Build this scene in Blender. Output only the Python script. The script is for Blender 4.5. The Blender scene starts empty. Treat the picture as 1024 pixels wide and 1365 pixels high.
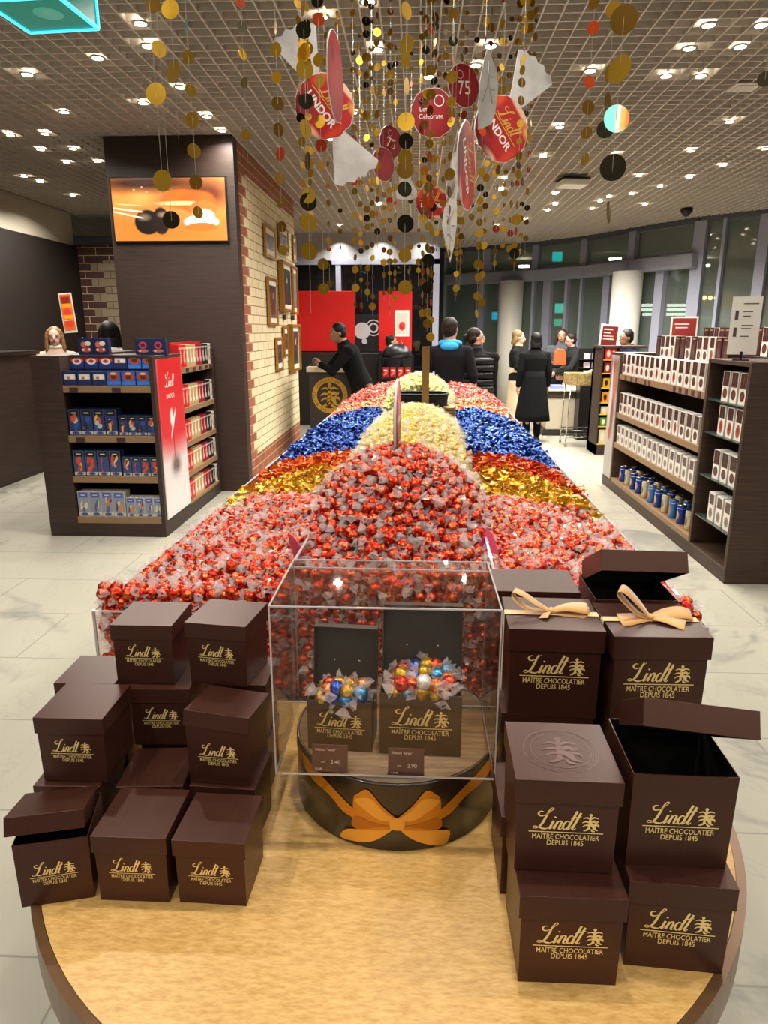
import bpy, math, random
from mathutils import Vector, Matrix, Euler
random.seed(7)
PI = math.pi
C = bpy.context.scene.collection
SC = bpy.context.scene
R = math.radians

# ---------------------------------------------------------------- camera model (24 mm phone lens, pitched down)
F = 930.0; TH = math.atan(242.5/930); PS = math.atan(44*math.cos(TH)/930); H = 1.7
FW = Vector((-math.sin(PS)*math.cos(TH), math.cos(PS)*math.cos(TH), -math.sin(TH)))
RT = Vector((math.cos(PS), math.sin(PS), 0)); UP = RT.cross(FW)
def ray(px, py): return FW + RT*((px-512)/F) - UP*((py-682.5)/F)
def at_z(px, py, z):
    d = ray(px, py); t = (z-H)/d.z; return Vector((d.x*t, d.y*t, z))
def at_y(px, py, y):
    d = ray(px, py); t = y/d.y; return Vector((d.x*t, y, H+d.z*t))
def at_x(px, py, x):
    d = ray(px, py); t = x/d.x; return Vector((x, d.y*t, H+d.z*t))
def proj(p):
    v = Vector(p) - Vector((0, 0, H)); w = v.dot(FW)
    return (512+F*v.dot(RT)/w, 682.5-F*v.dot(UP)/w, w)
RO = R(-1.3); OX, OY = -.062, 1.77
def G(u, v, z=0): return Vector((OX+u*math.cos(RO)-v*math.sin(RO), OY+u*math.sin(RO)+v*math.cos(RO), z))

cam = bpy.data.cameras.new('camera'); cam.sensor_fit = 'VERTICAL'; cam.sensor_height = 36; cam.lens = F/1365*36
cam.clip_start = .02; cam.clip_end = 200
co = bpy.data.objects.new('camera', cam); C.objects.link(co)
m3 = Matrix((RT, UP, -FW)).transposed()
co.matrix_world = Matrix.Translation((0, 0, H)) @ m3.to_4x4()
SC.camera = co

# ---------------------------------------------------------------- colour and materials
def lin(h):
    if isinstance(h, str):
        h = h.lstrip('#'); c = [int(h[i:i+2], 16)/255 for i in (0, 2, 4)]
    else: c = [x/255 for x in h]
    return tuple(x/12.92 if x <= .04045 else ((x+.055)/1.055)**2.4 for x in c) + (1,)
MATS = {}
class NT:
    def __init__(s, name):
        s.m = bpy.data.materials.new(name); s.m.use_nodes = True
        s.t = s.m.node_tree; s.N = s.t.nodes; s.L = s.t.links
        s.b = s.N['Principled BSDF']; s.out = s.N['Material Output']
    def n(s, typ, **k):
        x = s.N.new(typ)
        for a, v in k.items():
            if a == 'inp':
                for i, vv in v.items(): x.inputs[i].default_value = vv
            else: setattr(x, a, v)
        return x
    def l(s, a, b): s.L.new(a, b)
def mat(name, col, rough=.5, metal=0, emit=None, es=0, spec=None, coat=0, alpha=1, trans=0, ior=None, sheen=0, noise=None, bump=None):
    if name in MATS: return MATS[name]
    t = NT(name); b = t.b
    b.inputs['Base Color'].default_value = lin(col); b.inputs['Roughness'].default_value = rough; b.inputs['Metallic'].default_value = metal
    if spec is not None: b.inputs['Specular IOR Level'].default_value = spec
    if coat: b.inputs['Coat Weight'].default_value = coat; b.inputs['Coat Roughness'].default_value = .1
    if emit: b.inputs['Emission Color'].default_value = lin(emit); b.inputs['Emission Strength'].default_value = es
    if trans: b.inputs['Transmission Weight'].default_value = trans
    if ior: b.inputs['IOR'].default_value = ior
    if sheen: b.inputs['Sheen Weight'].default_value = sheen
    if alpha < 1: b.inputs['Alpha'].default_value = alpha
    if noise:   # (scale, amount, colour2)
        tc = t.n('ShaderNodeTexCoord'); nz = t.n('ShaderNodeTexNoise', inp={'Scale': noise[0], 'Detail': 4.0})
        t.l(tc.outputs['Object'], nz.inputs['Vector'])
        mx = t.n('ShaderNodeMix', data_type='RGBA'); mx.inputs[6].default_value = lin(col); mx.inputs[7].default_value = lin(noise[2])
        mr = t.n('ShaderNodeMapRange', inp={'From Min': .5-noise[1], 'From Max': .5+noise[1]})
        t.l(nz.outputs['Fac'], mr.inputs[0]); t.l(mr.outputs[0], mx.inputs[0]); t.l(mx.outputs[2], b.inputs['Base Color'])
    if bump:    # (scale, strength, distance)
        tc = t.n('ShaderNodeTexCoord'); nz = t.n('ShaderNodeTexNoise', inp={'Scale': bump[0], 'Detail': 3.0})
        t.l(tc.outputs['Object'], nz.inputs['Vector'])
        bp = t.n('ShaderNodeBump', inp={'Strength': bump[1], 'Distance': bump[2]})
        t.l(nz.outputs['Fac'], bp.inputs['Height']); t.l(bp.outputs[0], b.inputs['Normal'])
    MATS[name] = t.m
    return t.m
def print_mat(name, base, blobs, axes=('X', 'Z'), rough=.4, metal=0, emit=0, base2=None, coat=0):
    """a printed picture: soft ellipses ('o') and rectangles ('r') in 0..1 of the object's own bounding box"""
    if name in MATS: return MATS[name]
    t = NT(name); tc = t.n('ShaderNodeTexCoord'); sp = t.n('ShaderNodeSeparateXYZ'); cb = t.n('ShaderNodeCombineXYZ')
    t.l(tc.outputs['Generated'], sp.inputs[0]); t.l(sp.outputs[axes[0]], cb.inputs['X']); t.l(sp.outputs[axes[1]], cb.inputs['Y'])
    cur = t.n('ShaderNodeRGB'); cur.outputs[0].default_value = lin(base); cur = cur.outputs[0]
    if base2:
        mx = t.n('ShaderNodeMix', data_type='RGBA'); mx.inputs[6].default_value = lin(base); mx.inputs[7].default_value = lin(base2)
        t.l(sp.outputs[axes[1]], mx.inputs[0]); cur = mx.outputs[2]
    for bl in blobs:
        kind, cx, cy, rx, ry, col, soft = bl[:7]; rot = bl[7] if len(bl) > 7 else 0
        mp = t.n('ShaderNodeMapping', vector_type='TEXTURE', inp={'Location': (cx, cy, 0), 'Rotation': (0, 0, R(rot)), 'Scale': (rx, ry, 1)})
        t.l(cb.outputs[0], mp.inputs[0])
        if kind == 'o':
            ln = t.n('ShaderNodeVectorMath', operation='LENGTH'); t.l(mp.outputs[0], ln.inputs[0]); d = ln.outputs['Value']
        else:
            ab = t.n('ShaderNodeVectorMath', operation='ABSOLUTE'); t.l(mp.outputs[0], ab.inputs[0])
            s2 = t.n('ShaderNodeSeparateXYZ'); t.l(ab.outputs[0], s2.inputs[0])
            ma = t.n('ShaderNodeMath', operation='MAXIMUM'); t.l(s2.outputs[0], ma.inputs[0]); t.l(s2.outputs[1], ma.inputs[1]); d = ma.outputs[0]
        mr = t.n('ShaderNodeMapRange', inp={'From Min': 1-soft, 'From Max': 1+soft, 'To Min': 1.0, 'To Max': 0.0}); t.l(d, mr.inputs[0])
        mx = t.n('ShaderNodeMix', data_type='RGBA'); mx.inputs[7].default_value = lin(col)
        t.l(mr.outputs[0], mx.inputs[0]); t.l(cur, mx.inputs[6]); cur = mx.outputs[2]
    t.l(cur, t.b.inputs['Base Color']); t.b.inputs['Roughness'].default_value = rough; t.b.inputs['Metallic'].default_value = metal
    if coat: t.b.inputs['Coat Weight'].default_value = coat
    if emit: t.l(cur, t.b.inputs['Emission Color']); t.b.inputs['Emission Strength'].default_value = emit
    MATS[name] = t.m
    return t.m
def grain_mat(name, c1, c2, scale=(6, 6, 90), rough=.45, bump=.15, coord='Object'):
    """wood veneer whose fine grain runs along the two small-scale axes"""
    if name in MATS: return MATS[name]
    t = NT(name); tc = t.n('ShaderNodeTexCoord'); mp = t.n('ShaderNodeMapping', inp={'Scale': scale}); t.l(tc.outputs[coord], mp.inputs[0])
    nz = t.n('ShaderNodeTexNoise', inp={'Scale': 1.0, 'Detail': 5.0, 'Roughness': .65}); t.l(mp.outputs[0], nz.inputs['Vector'])
    mr = t.n('ShaderNodeMapRange', inp={'From Min': .32, 'From Max': .68}); t.l(nz.outputs['Fac'], mr.inputs[0])
    mx = t.n('ShaderNodeMix', data_type='RGBA'); mx.inputs[6].default_value = lin(c1); mx.inputs[7].default_value = lin(c2)
    t.l(mr.outputs[0], mx.inputs[0]); t.l(mx.outputs[2], t.b.inputs['Base Color']); t.b.inputs['Roughness'].default_value = rough
    if bump:
        bp = t.n('ShaderNodeBump', inp={'Strength': bump, 'Distance': .002}); t.l(nz.outputs['Fac'], bp.inputs['Height']); t.l(bp.outputs[0], t.b.inputs['Normal'])
    MATS[name] = t.m
    return t.m

# ---------------------------------------------------------------- mesh builder
class M:
    def __init__(s): s.v = []; s.f = []; s.mi = []; s.sm = []
    def add(s, vs, fs, mi=0, smooth=False):
        o = len(s.v); s.v += [Vector(v) for v in vs]
        for f in fs: s.f.append(tuple(i+o for i in f)); s.mi.append(mi); s.sm.append(smooth)
        return s
    def box(s, x0, x1, y0, y1, z0, z1, mi=0, mat4=None):
        vs = [Vector((x, y, z)) for z in (z0, z1) for y in (y0, y1) for x in (x0, x1)]
        if mat4: vs = [mat4 @ v for v in vs]
        return s.add(vs, [(0, 2, 3, 1), (4, 5, 7, 6), (0, 1, 5, 4), (2, 6, 7, 3), (0, 4, 6, 2), (1, 3, 7, 5)], mi)
    def beam(s, a, b, w, h, mi=0):
        a = Vector(a); b = Vector(b); d = (b-a).normalized()
        up = Vector((0, 0, 1)) if abs(d.z) < .95 else Vector((0, 1, 0))
        x = d.cross(up).normalized()*w/2; y = x.normalized().cross(d).normalized()*h/2
        vs = [a-x-y, a+x-y, a+x+y, a-x+y, b-x-y, b+x-y, b+x+y, b-x+y]
        return s.add(vs, [(3, 2, 1, 0), (4, 5, 6, 7), (0, 1, 5, 4), (1, 2, 6, 5), (2, 3, 7, 6), (3, 0, 4, 7)], mi)
    def quad(s, a, b, c, d, mi=0): return s.add([a, b, c, d], [(0, 1, 2, 3)], mi)
    def ring(s, cs, mi=0, smooth=True, cap=True, closed=True):
        """cs: list of rings (lists of equal length)"""
        n = len(cs[0]); vs = [p for r in cs for p in r]; fs = []
        for i in range(len(cs)-1):
            for k in range(n if closed else n-1):
                a = i*n+k; b = i*n+(k+1) % n; fs.append((a, b, b+n, a+n))
        if cap: fs += [tuple(range(n-1, -1, -1)), tuple((len(cs)-1)*n+k for k in range(n))]
        return s.add(vs, fs, mi, smooth)
    def lathe(s, prof, n=24, c=(0, 0, 0), mi=0, smooth=True, cap=True, sx=1, sy=1):
        return s.ring([[Vector((c[0]+r*sx*math.cos(2*PI*k/n), c[1]+r*sy*math.sin(2*PI*k/n), c[2]+z)) for k in range(n)] for r, z in prof], mi, smooth, cap)
    def tube(s, pts, r, n=8, mi=0, smooth=True, cap=True, rx=None):
        pts = [Vector(p) for p in pts]; rs = r if isinstance(r, (list, tuple)) else [r]*len(pts); rings = []
        px = None
        for i, p in enumerate(pts):
            d = (pts[min(i+1, len(pts)-1)]-pts[max(i-1, 0)]).normalized()
            if px is None:
                ref = Vector((1, 0, 0)) if abs(d.x) < .9 else Vector((0, 1, 0))
                px = (ref-d*ref.dot(d)).normalized()
            else: px = (px-d*px.dot(d)).normalized()
            py = d.cross(px)
            k2 = rx[i] if rx else rs[i]
            rings.append([p+px*(k2*math.cos(2*PI*k/n))+py*(rs[i]*math.sin(2*PI*k/n)) for k in range(n)])
        return s.ring(rings, mi, smooth, cap)
    def ell(s, c, rx, ry, rz, n=16, m=10, mi=0, mat3=None):
        rings = []
        for j in range(1, m):
            t = PI*j/m; ring = []
            for k in range(n):
                v = Vector((rx*math.sin(t)*math.cos(2*PI*k/n), ry*math.sin(t)*math.sin(2*PI*k/n), -rz*math.cos(t)))
                if mat3: v = mat3 @ v
                ring.append(Vector(c)+v)
            rings.append(ring)
        return s.ring(rings, mi, True, True)
    def poly(s, pts, y0, y1, mi=0, plane='XZ'):
        """extruded outline; pts in 2D"""
        n = len(pts)
        def q(p, d): return Vector((p[0], d, p[1])) if plane == 'XZ' else Vector((p[0], p[1], d))
        vs = [q(p, y0) for p in pts]+[q(p, y1) for p in pts]
        fs = [tuple(range(n)), tuple(range(2*n-1, n-1, -1))]+[(k, k+n, (k+1) % n+n, (k+1) % n) for k in range(n)]
        return s.add(vs, fs, mi)
    def tray(s, w, d, h, t, up=True, mi=0, z=0, taper=0, inner=None):
        """open box of wall thickness t, centred in x and y; open at the top (up) or at the bottom"""
        zo, zi, zt = (z, z+t, z+h) if up else (z+h, z+h-t, z)
        def rec(a, b, zz): return [Vector((-a, -b, zz)), Vector((a, -b, zz)), Vector((a, b, zz)), Vector((-a, b, zz))]
        k = 1-taper
        vs = rec(w/2*k, d/2*k, zo)+rec(w/2, d/2, zt)+rec(w/2-t, d/2-t, zt)+rec((w/2-t)*k, (d/2-t)*k, zi)
        fs = [(3, 2, 1, 0), (12, 13, 14, 15)]
        for a in (0, 4, 8):
            for k in range(4): fs.append((a+k, a+(k+1) % 4, a+4+(k+1) % 4, a+4+k))
        if not up: fs = [f[::-1] for f in fs]
        s.add(vs, fs, mi)
        if inner is not None:
            n0 = len(s.mi)-len(fs); s.mi[n0+1] = inner
            for k in range(10, 14): s.mi[n0+k] = inner
        return s
    def strip(s, pts, widths, side=None, mi=0, smooth=True):
        """ribbon along pts; side = list of side vectors"""
        vs = []
        for i, p in enumerate(pts):
            sv = Vector(side[i] if isinstance(side, list) else side).normalized()*(widths[i] if isinstance(widths, list) else widths)/2
            vs += [Vector(p)-sv, Vector(p)+sv]
        return s.add(vs, [(2*i, 2*i+1, 2*i+3, 2*i+2) for i in range(len(pts)-1)], mi, smooth)
    def merge(s, o, mat4=None, mi=None):
        n = len(s.v); s.v += [mat4 @ v for v in o.v] if mat4 else list(o.v)
        s.f += [tuple(i+n for i in f) for f in o.f]; s.mi += [(mi if mi is not None else k) for k in o.mi]; s.sm += o.sm
        return s
    def mesh(s, name, mats):
        me = bpy.data.meshes.new(name); me.from_pydata(s.v, [], s.f)
        for m in (mats if isinstance(mats, (list, tuple)) else [mats]): me.materials.append(m)
        me.polygons.foreach_set('material_index', s.mi); me.polygons.foreach_set('use_smooth', s.sm); me.update()
        return me
    def build(s, name, mats, parent=None, loc=None, rot=None, bevel=0, solid=0, seg=2):
        return put(name, s.mesh(name, mats), parent, loc, rot, bevel, solid, seg)
def put(name, me, parent=None, loc=None, rot=None, bevel=0, solid=0, seg=2):
    o = bpy.data.objects.new(name, me); C.objects.link(o)
    if parent: o.parent = parent
    if loc is not None: o.location = loc
    if rot is not None: o.rotation_euler = rot
    if solid:
        md = o.modifiers.new('thickness', 'SOLIDIFY'); md.thickness = solid; md.offset = 0
    if bevel:
        md = o.modifiers.new('bevel', 'BEVEL'); md.width = bevel; md.segments = seg; md.limit_method = 'ANGLE'; md.angle_limit = R(40)
    return o
def tag(o, label=None, cat=None, group=None, kind=None):
    if label: o['label'] = label
    if cat: o['category'] = cat
    if group: o['group'] = group
    if kind: o['kind'] = kind
    return o
def empty(name, loc, rz=0, label=None, cat=None, group=None, rot=None):
    o = bpy.data.objects.new(name, None); C.objects.link(o); o.location = loc; o.rotation_euler = rot or (0, 0, rz)
    o.empty_display_size = .05
    return tag(o, label, cat, group)
KIDS = {}
def copy_tree(o, parent=None):
    c = o.copy(); C.objects.link(c)
    if parent: c.parent = parent
    for ch in [k for k in o.children]: copy_tree(ch, c)
    return c
def struct(o): o['kind'] = 'structure'; return o
ORD = 'first second third fourth fifth sixth seventh eighth ninth tenth eleventh twelfth thirteenth fourteenth fifteenth sixteenth seventeenth eighteenth nineteenth'.split()
TENS = {20: ('twentieth', 'twenty'), 30: ('thirtieth', 'thirty'), 40: ('fortieth', 'forty'), 50: ('fiftieth', 'fifty'), 60: ('sixtieth', 'sixty'), 70: ('seventieth', 'seventy'), 80: ('eightieth', 'eighty')}
def ordn(i):
    """i counts from 0"""
    n = i+1
    if n < 20: return ORD[n-1]
    t = n//10*10
    return TENS[t][0] if n % 10 == 0 else TENS[t][1]+'-'+ORD[n % 10-1]

# ---------------------------------------------------------------- lettering
_T = {}
def text_mesh(s, size=1, align='CENTER', bold=0, spacing=1, squash=1):
    """flat glyph faces in x-y plane as (verts, faces)"""
    key = (s, size, align, bold, spacing, squash)
    if key in _T: return _T[key]
    cu = bpy.data.curves.new('t', 'FONT'); cu.body = s; cu.size = size; cu.align_x = align; cu.offset = bold; cu.space_character = spacing
    cu.resolution_u = 3
    o = bpy.data.objects.new('t', cu); C.objects.link(o)
    dg = bpy.context.evaluated_depsgraph_get(); dg.update()
    me = bpy.data.meshes.new_from_object(o.evaluated_get(dg))
    vs = [Vector((v.co.x*squash, v.co.y, 0)) for v in me.vertices]; fs = [tuple(p.vertices) for p in me.polygons]
    bpy.data.objects.remove(o); bpy.data.curves.remove(cu); bpy.data.meshes.remove(me)
    _T[key] = (vs, fs)
    return _T[key]
def spline(pts, n=6):
    out = []
    P = [pts[0]]+list(pts)+[pts[-1]]
    for i in range(1, len(P)-2):
        for k in range(n):
            t = k/n; a, b, c, d = P[i-1], P[i], P[i+1], P[i+2]
            out.append(tuple(.5*((2*b[j])+(-a[j]+c[j])*t+(2*a[j]-5*b[j]+4*c[j]-d[j])*t*t+(-a[j]+3*b[j]-3*c[j]+d[j])*t**3) for j in range(len(a))))
    out.append(tuple(pts[-1]))
    return out
def pen(m, pts, mi=0, z=0):
    """flat pen stroke in x-y plane; pts (x, y, width)"""
    q = spline(pts, 5); vs = []; m.pc = getattr(m, 'pc', 0)+1; z = z+.0006*m.pc
    for i, p in enumerate(q):
        a = q[max(i-1, 0)]; b = q[min(i+1, len(q)-1)]
        d = Vector((b[0]-a[0], b[1]-a[1], 0)); d = d.normalized() if d.length > 1e-9 else Vector((1, 0, 0))
        nrm = Vector((-d.y, d.x, 0))*p[2]/2
        c = Vector((p[0], p[1], z)); vs += [c-nrm, c+nrm]
    m.add(vs, [(2*i, 2*i+2, 2*i+3, 2*i+1) for i in range(len(q)-1)], mi)
def script_word(m, mi=0):
    """the slanted script word, about 2.05 wide and 1 high, baseline at y 0"""
    W = .085; T = .03
    # L : swash, loop and foot
    pen(m, [(.42, .92, T), (.30, .93, .05), (.20, .82, W), (.26, .70, .07), (.42, .70, .05), (.60, .80, T), (.78, .98, T), (.86, 1.06, .05), (.84, 1.12, .04), (.74, 1.08, .05),
            (.62, .86, W), (.50, .55, .11), (.36, .25, .11), (.20, .08, .07), (.05, .03, T), (-.02, .09, .04), (.06, .15, .04), (.22, .10, .06), (.42, .03, W), (.60, .04, .05), (.72, .14, T)], mi)
    def stem(x, y0, y1, w=.11, k=.42): pen(m, [(x+y1*k, y1, w), (x+(y0+y1)/2*k, (y0+y1)/2, w), (x+y0*k, y0, w)], mi)
    stem(.70, .03, .46)                                   # i
    pen(m, [(.70, .03, .06), (.80, .06, T), (.93, .22, T)], mi)
    pen(m, [(.945, .62, .09), (.975, .68, .09)], mi)
    stem(.90, .03, .44)                                   # n
    pen(m, [(1.0, .26, T), (1.12, .42, .05), (1.23, .45, .08), (1.24, .34, .10), (1.15, .10, .10), (1.17, .03, .06), (1.27, .08, T), (1.36, .2, T)], mi)
    pen(m, [(1.60, .40, .05), (1.50, .46, .06), (1.38, .34, .09), (1.32, .14, .10), (1.38, .03, .07), (1.50, .10, .05), (1.62, .28, .04)], mi)   # d
    stem(1.50, .03, 1.0)
    pen(m, [(1.50, .03, .06), (1.60, .06, T), (1.70, .2, T)], mi)
    stem(1.70, .05, .92)                                   # t
    pen(m, [(1.72, .06, .06), (1.80, .03, .05), (1.90, .12, T)], mi)
    pen(m, [(1.66, .58, .05), (1.85, .66, .06), (2.12, .74, T)], mi)
def crest(m, x, y, s, mi=0):
    """small branching heraldic figure beside the word"""
    def q(pts): pen(m, [(x+a*s, y+b*s, w*s) for a, b, w in pts], mi)
    m.add([(x+s*.5+.09*s*math.cos(k*PI/4), y+s*.95+.09*s*math.sin(k*PI/4), 0) for k in range(8)], [tuple(range(8))], mi)
    q([(.50, .88, .10), (.47, .6, .13), (.44, .3, .12), (.36, .05, .05)])
    q([(.5, .72, .1), (.3, .80, .08), (.12, .74, .04)]); q([(.5, .72, .1), (.68, .82, .09), (.9, .76, .04)])
    q([(.46, .52, .1), (.25, .56, .08), (.08, .48, .04)]); q([(.44, .36, .1), (.24, .34, .07), (.1, .24, .04)])
    q([(.5, .5, .12), (.68, .6, .14), (.80, .52, .12), (.90, .62, .05)]); q([(.5, .42, .16), (.66, .3, .2), (.74, .12, .12), (.9, .05, .05)])
    q([(.5, .2, .12), (.3, .05, .10), (.16, .0, .05)]); q([(.7, .4, .12), (.9, .36, .10), (.95, .24, .04)]); q([(.58, .12, .1), (.62, .0, .1), (.75, -.02, .05)])
def logo_m():
    """whole printed mark in x-z, width 1, centre at 0,0, facing -y"""
    m = M(); w = M(); script_word(w); crest(w, 2.10, .0, .86)
    a = Matrix(((.30, 0, 0, -.44), (0, .30, 0, .045), (0, 0, .3, 0), (0, 0, 0, 1)))
    m.merge(w, a)
    m.add([(-.5, .012, 0), (.5, .012, 0), (.5, -.002, 0), (-.5, -.002, 0)], [(3, 2, 1, 0)])
    for s, yy, ww in (('MAÎTRE CHOCOLATIER', -.105, .90), ('DEPUIS 1845', -.2, .49)):
        vs, fs = text_mesh(s, .115, bold=.0006)
        x0 = min(v.x for v in vs); x1 = max(v.x for v in vs); k = ww/(x1-x0)
        m.add([(( v.x-(x0+x1)/2)*k, v.y+yy, 0) for v in vs], fs)
    m.v = [Vector((v.x, -v.z, v.y)) for v in m.v]
    return m
def text_m(s, w, size=1, bold=0):
    """word of width w in x-z plane, centred"""
    vs, fs = text_mesh(s, size, bold=bold)
    x0 = min(v.x for v in vs); x1 = max(v.x for v in vs); y0 = min(v.y for v in vs); y1 = max(v.y for v in vs); k = w/max(x1-x0, 1e-6)
    return M().add([((v.x-(x0+x1)/2)*k, 0, (v.y-(y0+y1)/2)*k) for v in vs], fs)
# ================================================================ MATERIALS
def floor_material():
    t = NT('marble_floor'); tc = t.n('ShaderNodeTexCoord'); b = t.b
    nz = t.n('ShaderNodeTexNoise', inp={'Scale': .55, 'Detail': 7.0, 'Roughness': .62, 'Distortion': 1.3}); t.l(tc.outputs['Object'], nz.inputs['Vector'])
    def vein(scale, dist, lo, hi, off):
        mp = t.n('ShaderNodeMapping', inp={'Location': off, 'Scale': (1, .55, 1), 'Rotation': (0, 0, .5)}); t.l(tc.outputs['Object'], mp.inputs[0])
        n2 = t.n('ShaderNodeTexNoise', inp={'Scale': scale, 'Detail': 6.0, 'Roughness': .6, 'Distortion': dist}); t.l(mp.outputs[0], n2.inputs['Vector'])
        s = t.n('ShaderNodeMath', operation='SUBTRACT', inp={1: .5}); t.l(n2.outputs['Fac'], s.inputs[0])
        a = t.n('ShaderNodeMath', operation='ABSOLUTE'); t.l(s.outputs[0], a.inputs[0])
        r = t.n('ShaderNodeMapRange', inp={'From Min': lo, 'From Max': hi, 'To Min': 1.0, 'To Max': 0.0}); t.l(a.outputs[0], r.inputs[0])
        return r.outputs[0]
    v1 = vein(.5, 1.0, .0, .022, (0, 0, 0)); v2 = vein(1.7, 1.6, .0, .012, (7, 3, 0))
    msk = t.n('ShaderNodeMapRange', inp={'From Min': .42, 'From Max': .56}); t.l(nz.outputs['Fac'], msk.inputs[0])
    m1 = t.n('ShaderNodeMath', operation='MULTIPLY'); t.l(v1, m1.inputs[0]); t.l(msk.outputs[0], m1.inputs[1])
    m2 = t.n('ShaderNodeMath', operation='MULTIPLY', inp={1: .22}); t.l(v2, m2.inputs[0])
    mm = t.n('ShaderNodeMath', operation='MAXIMUM'); t.l(m1.outputs[0], mm.inputs[0]); t.l(m2.outputs[0], mm.inputs[1])
    k = t.n('ShaderNodeMath', operation='MULTIPLY', inp={1: 1.0}); t.l(mm.outputs[0], k.inputs[0])
    base = t.n('ShaderNodeMix', data_type='RGBA'); base.inputs[6].default_value = lin('#b5b09e'); base.inputs[7].default_value = lin('#a39f92'); t.l(nz.outputs['Fac'], base.inputs[0])
    c1 = t.n('ShaderNodeMix', data_type='RGBA'); c1.inputs[7].default_value = lin('#85847c'); t.l(base.outputs[2], c1.inputs[6]); t.l(k.outputs[0], c1.inputs[0])
    br = t.n('ShaderNodeTexBrick', offset=.5, inp={'Scale': 1.0, 'Mortar Size': .0045, 'Mortar Smooth': .3, 'Brick Width': 1.2, 'Row Height': .6})
    mp = t.n('ShaderNodeMapping', inp={'Location': (.33, .27, 0)}); t.l(tc.outputs['Object'], mp.inputs[0]); t.l(mp.outputs[0], br.inputs['Vector'])
    c2 = t.n('ShaderNodeMix', data_type='RGBA'); c2.inputs[7].default_value = lin('#8f8b80'); t.l(c1.outputs[2], c2.inputs[6]); t.l(br.outputs['Fac'], c2.inputs[0])
    t.l(c2.outputs[2], b.inputs['Base Color']); b.inputs['Roughness'].default_value = .17; b.inputs['Specular IOR Level'].default_value = .35
    return t.m
def brick_material(name, y0, axis='Y', cream=('#e6d5ae', '#dccaa0'), clay=('#9c5b3c', '#8a4b31'), joint='#9a7a55', top=3.27, bot=.33, flip=1, bw=.30, rh=.098):
    t = NT(name); tc = t.n('ShaderNodeTexCoord'); sp = t.n('ShaderNodeSeparateXYZ'); t.l(tc.outputs['Object'], sp.inputs[0])
    cb = t.n('ShaderNodeCombineXYZ'); t.l(sp.outputs[axis], cb.inputs['X']); t.l(sp.outputs['Z'], cb.inputs['Y'])
    def br(c1, c2, mo):
        x = t.n('ShaderNodeTexBrick', offset=.5, inp={'Color1': lin(c1), 'Color2': lin(c2), 'Mortar': lin(mo), 'Scale': 1.0, 'Mortar Size': .0055, 'Mortar Smooth': .2, 'Brick Width': bw, 'Row Height': rh})
        t.l(cb.outputs[0], x.inputs['Vector']); return x
    b1 = br(cream[0], cream[1], joint); b2 = br(clay[0], clay[1], '#c9a982')
    fl = t.n('ShaderNodeMath', operation='DIVIDE', inp={1: rh}); t.l(sp.outputs['Z'], fl.inputs[0])
    f2 = t.n('ShaderNodeMath', operation='FLOOR'); t.l(fl.outputs[0], f2.inputs[0])
    f3 = t.n('ShaderNodeMath', operation='MODULO', inp={1: 2.0}); t.l(f2.outputs[0], f3.inputs[0])
    lim = t.n('ShaderNodeMath', operation='MULTIPLY_ADD', inp={1: bw/2, 2: bw*.62}); t.l(f3.outputs[0], lim.inputs[0])
    dy = t.n('ShaderNodeMath', operation='MULTIPLY_ADD', inp={1: float(flip), 2: -y0*flip}); t.l(sp.outputs[axis], dy.inputs[0])
    q = t.n('ShaderNodeMath', operation='LESS_THAN'); t.l(dy.outputs[0], q.inputs[0]); t.l(lim.outputs[0], q.inputs[1])
    a = t.n('ShaderNodeMath', operation='LESS_THAN', inp={1: bot}); t.l(sp.outputs['Z'], a.inputs[0])
    g = t.n('ShaderNodeMath', operation='GREATER_THAN', inp={1: top}); t.l(sp.outputs['Z'], g.inputs[0])
    o1 = t.n('ShaderNodeMath', operation='MAXIMUM'); t.l(q.outputs[0], o1.inputs[0]); t.l(a.outputs[0], o1.inputs[1])
    o2 = t.n('ShaderNodeMath', operation='MAXIMUM'); t.l(o1.outputs[0], o2.inputs[0]); t.l(g.outputs[0], o2.inputs[1])
    mx = t.n('ShaderNodeMix', data_type='RGBA'); t.l(o2.outputs[0], mx.inputs[0]); t.l(b1.outputs['Color'], mx.inputs[6]); t.l(b2.outputs['Color'], mx.inputs[7])
    t.l(mx.outputs[2], t.b.inputs['Base Color']); t.b.inputs['Roughness'].default_value = .7
    bp = t.n('ShaderNodeBump', invert=True, inp={'Strength': .5, 'Distance': .006}); t.l(b1.outputs['Fac'], bp.inputs['Height']); t.l(bp.outputs[0], t.b.inputs['Normal'])
    return t.m
def film_material(name, tint, tr=.5, rough=.12):
    """clear crinkled cellophane: part see-through, part white sheen"""
    t = NT(name); b = t.b
    b.inputs['Base Color'].default_value = lin(tint); b.inputs['Roughness'].default_value = rough; b.inputs['Specular IOR Level'].default_value = 1.0
    tr_ = t.n('ShaderNodeBsdfTransparent'); mx = t.n('ShaderNodeMixShader', inp={0: 1-tr})
    tl = t.n('ShaderNodeBsdfTranslucent', inp={'Color': lin(tint)}); m3_ = t.n('ShaderNodeMixShader', inp={0: .4}); t.l(b.outputs[0], m3_.inputs[1]); t.l(tl.outputs[0], m3_.inputs[2])
    t.l(tr_.outputs[0], mx.inputs[1]); t.l(m3_.outputs[0], mx.inputs[2]); t.l(mx.outputs[0], t.out.inputs[0])
    return t.m
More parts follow.
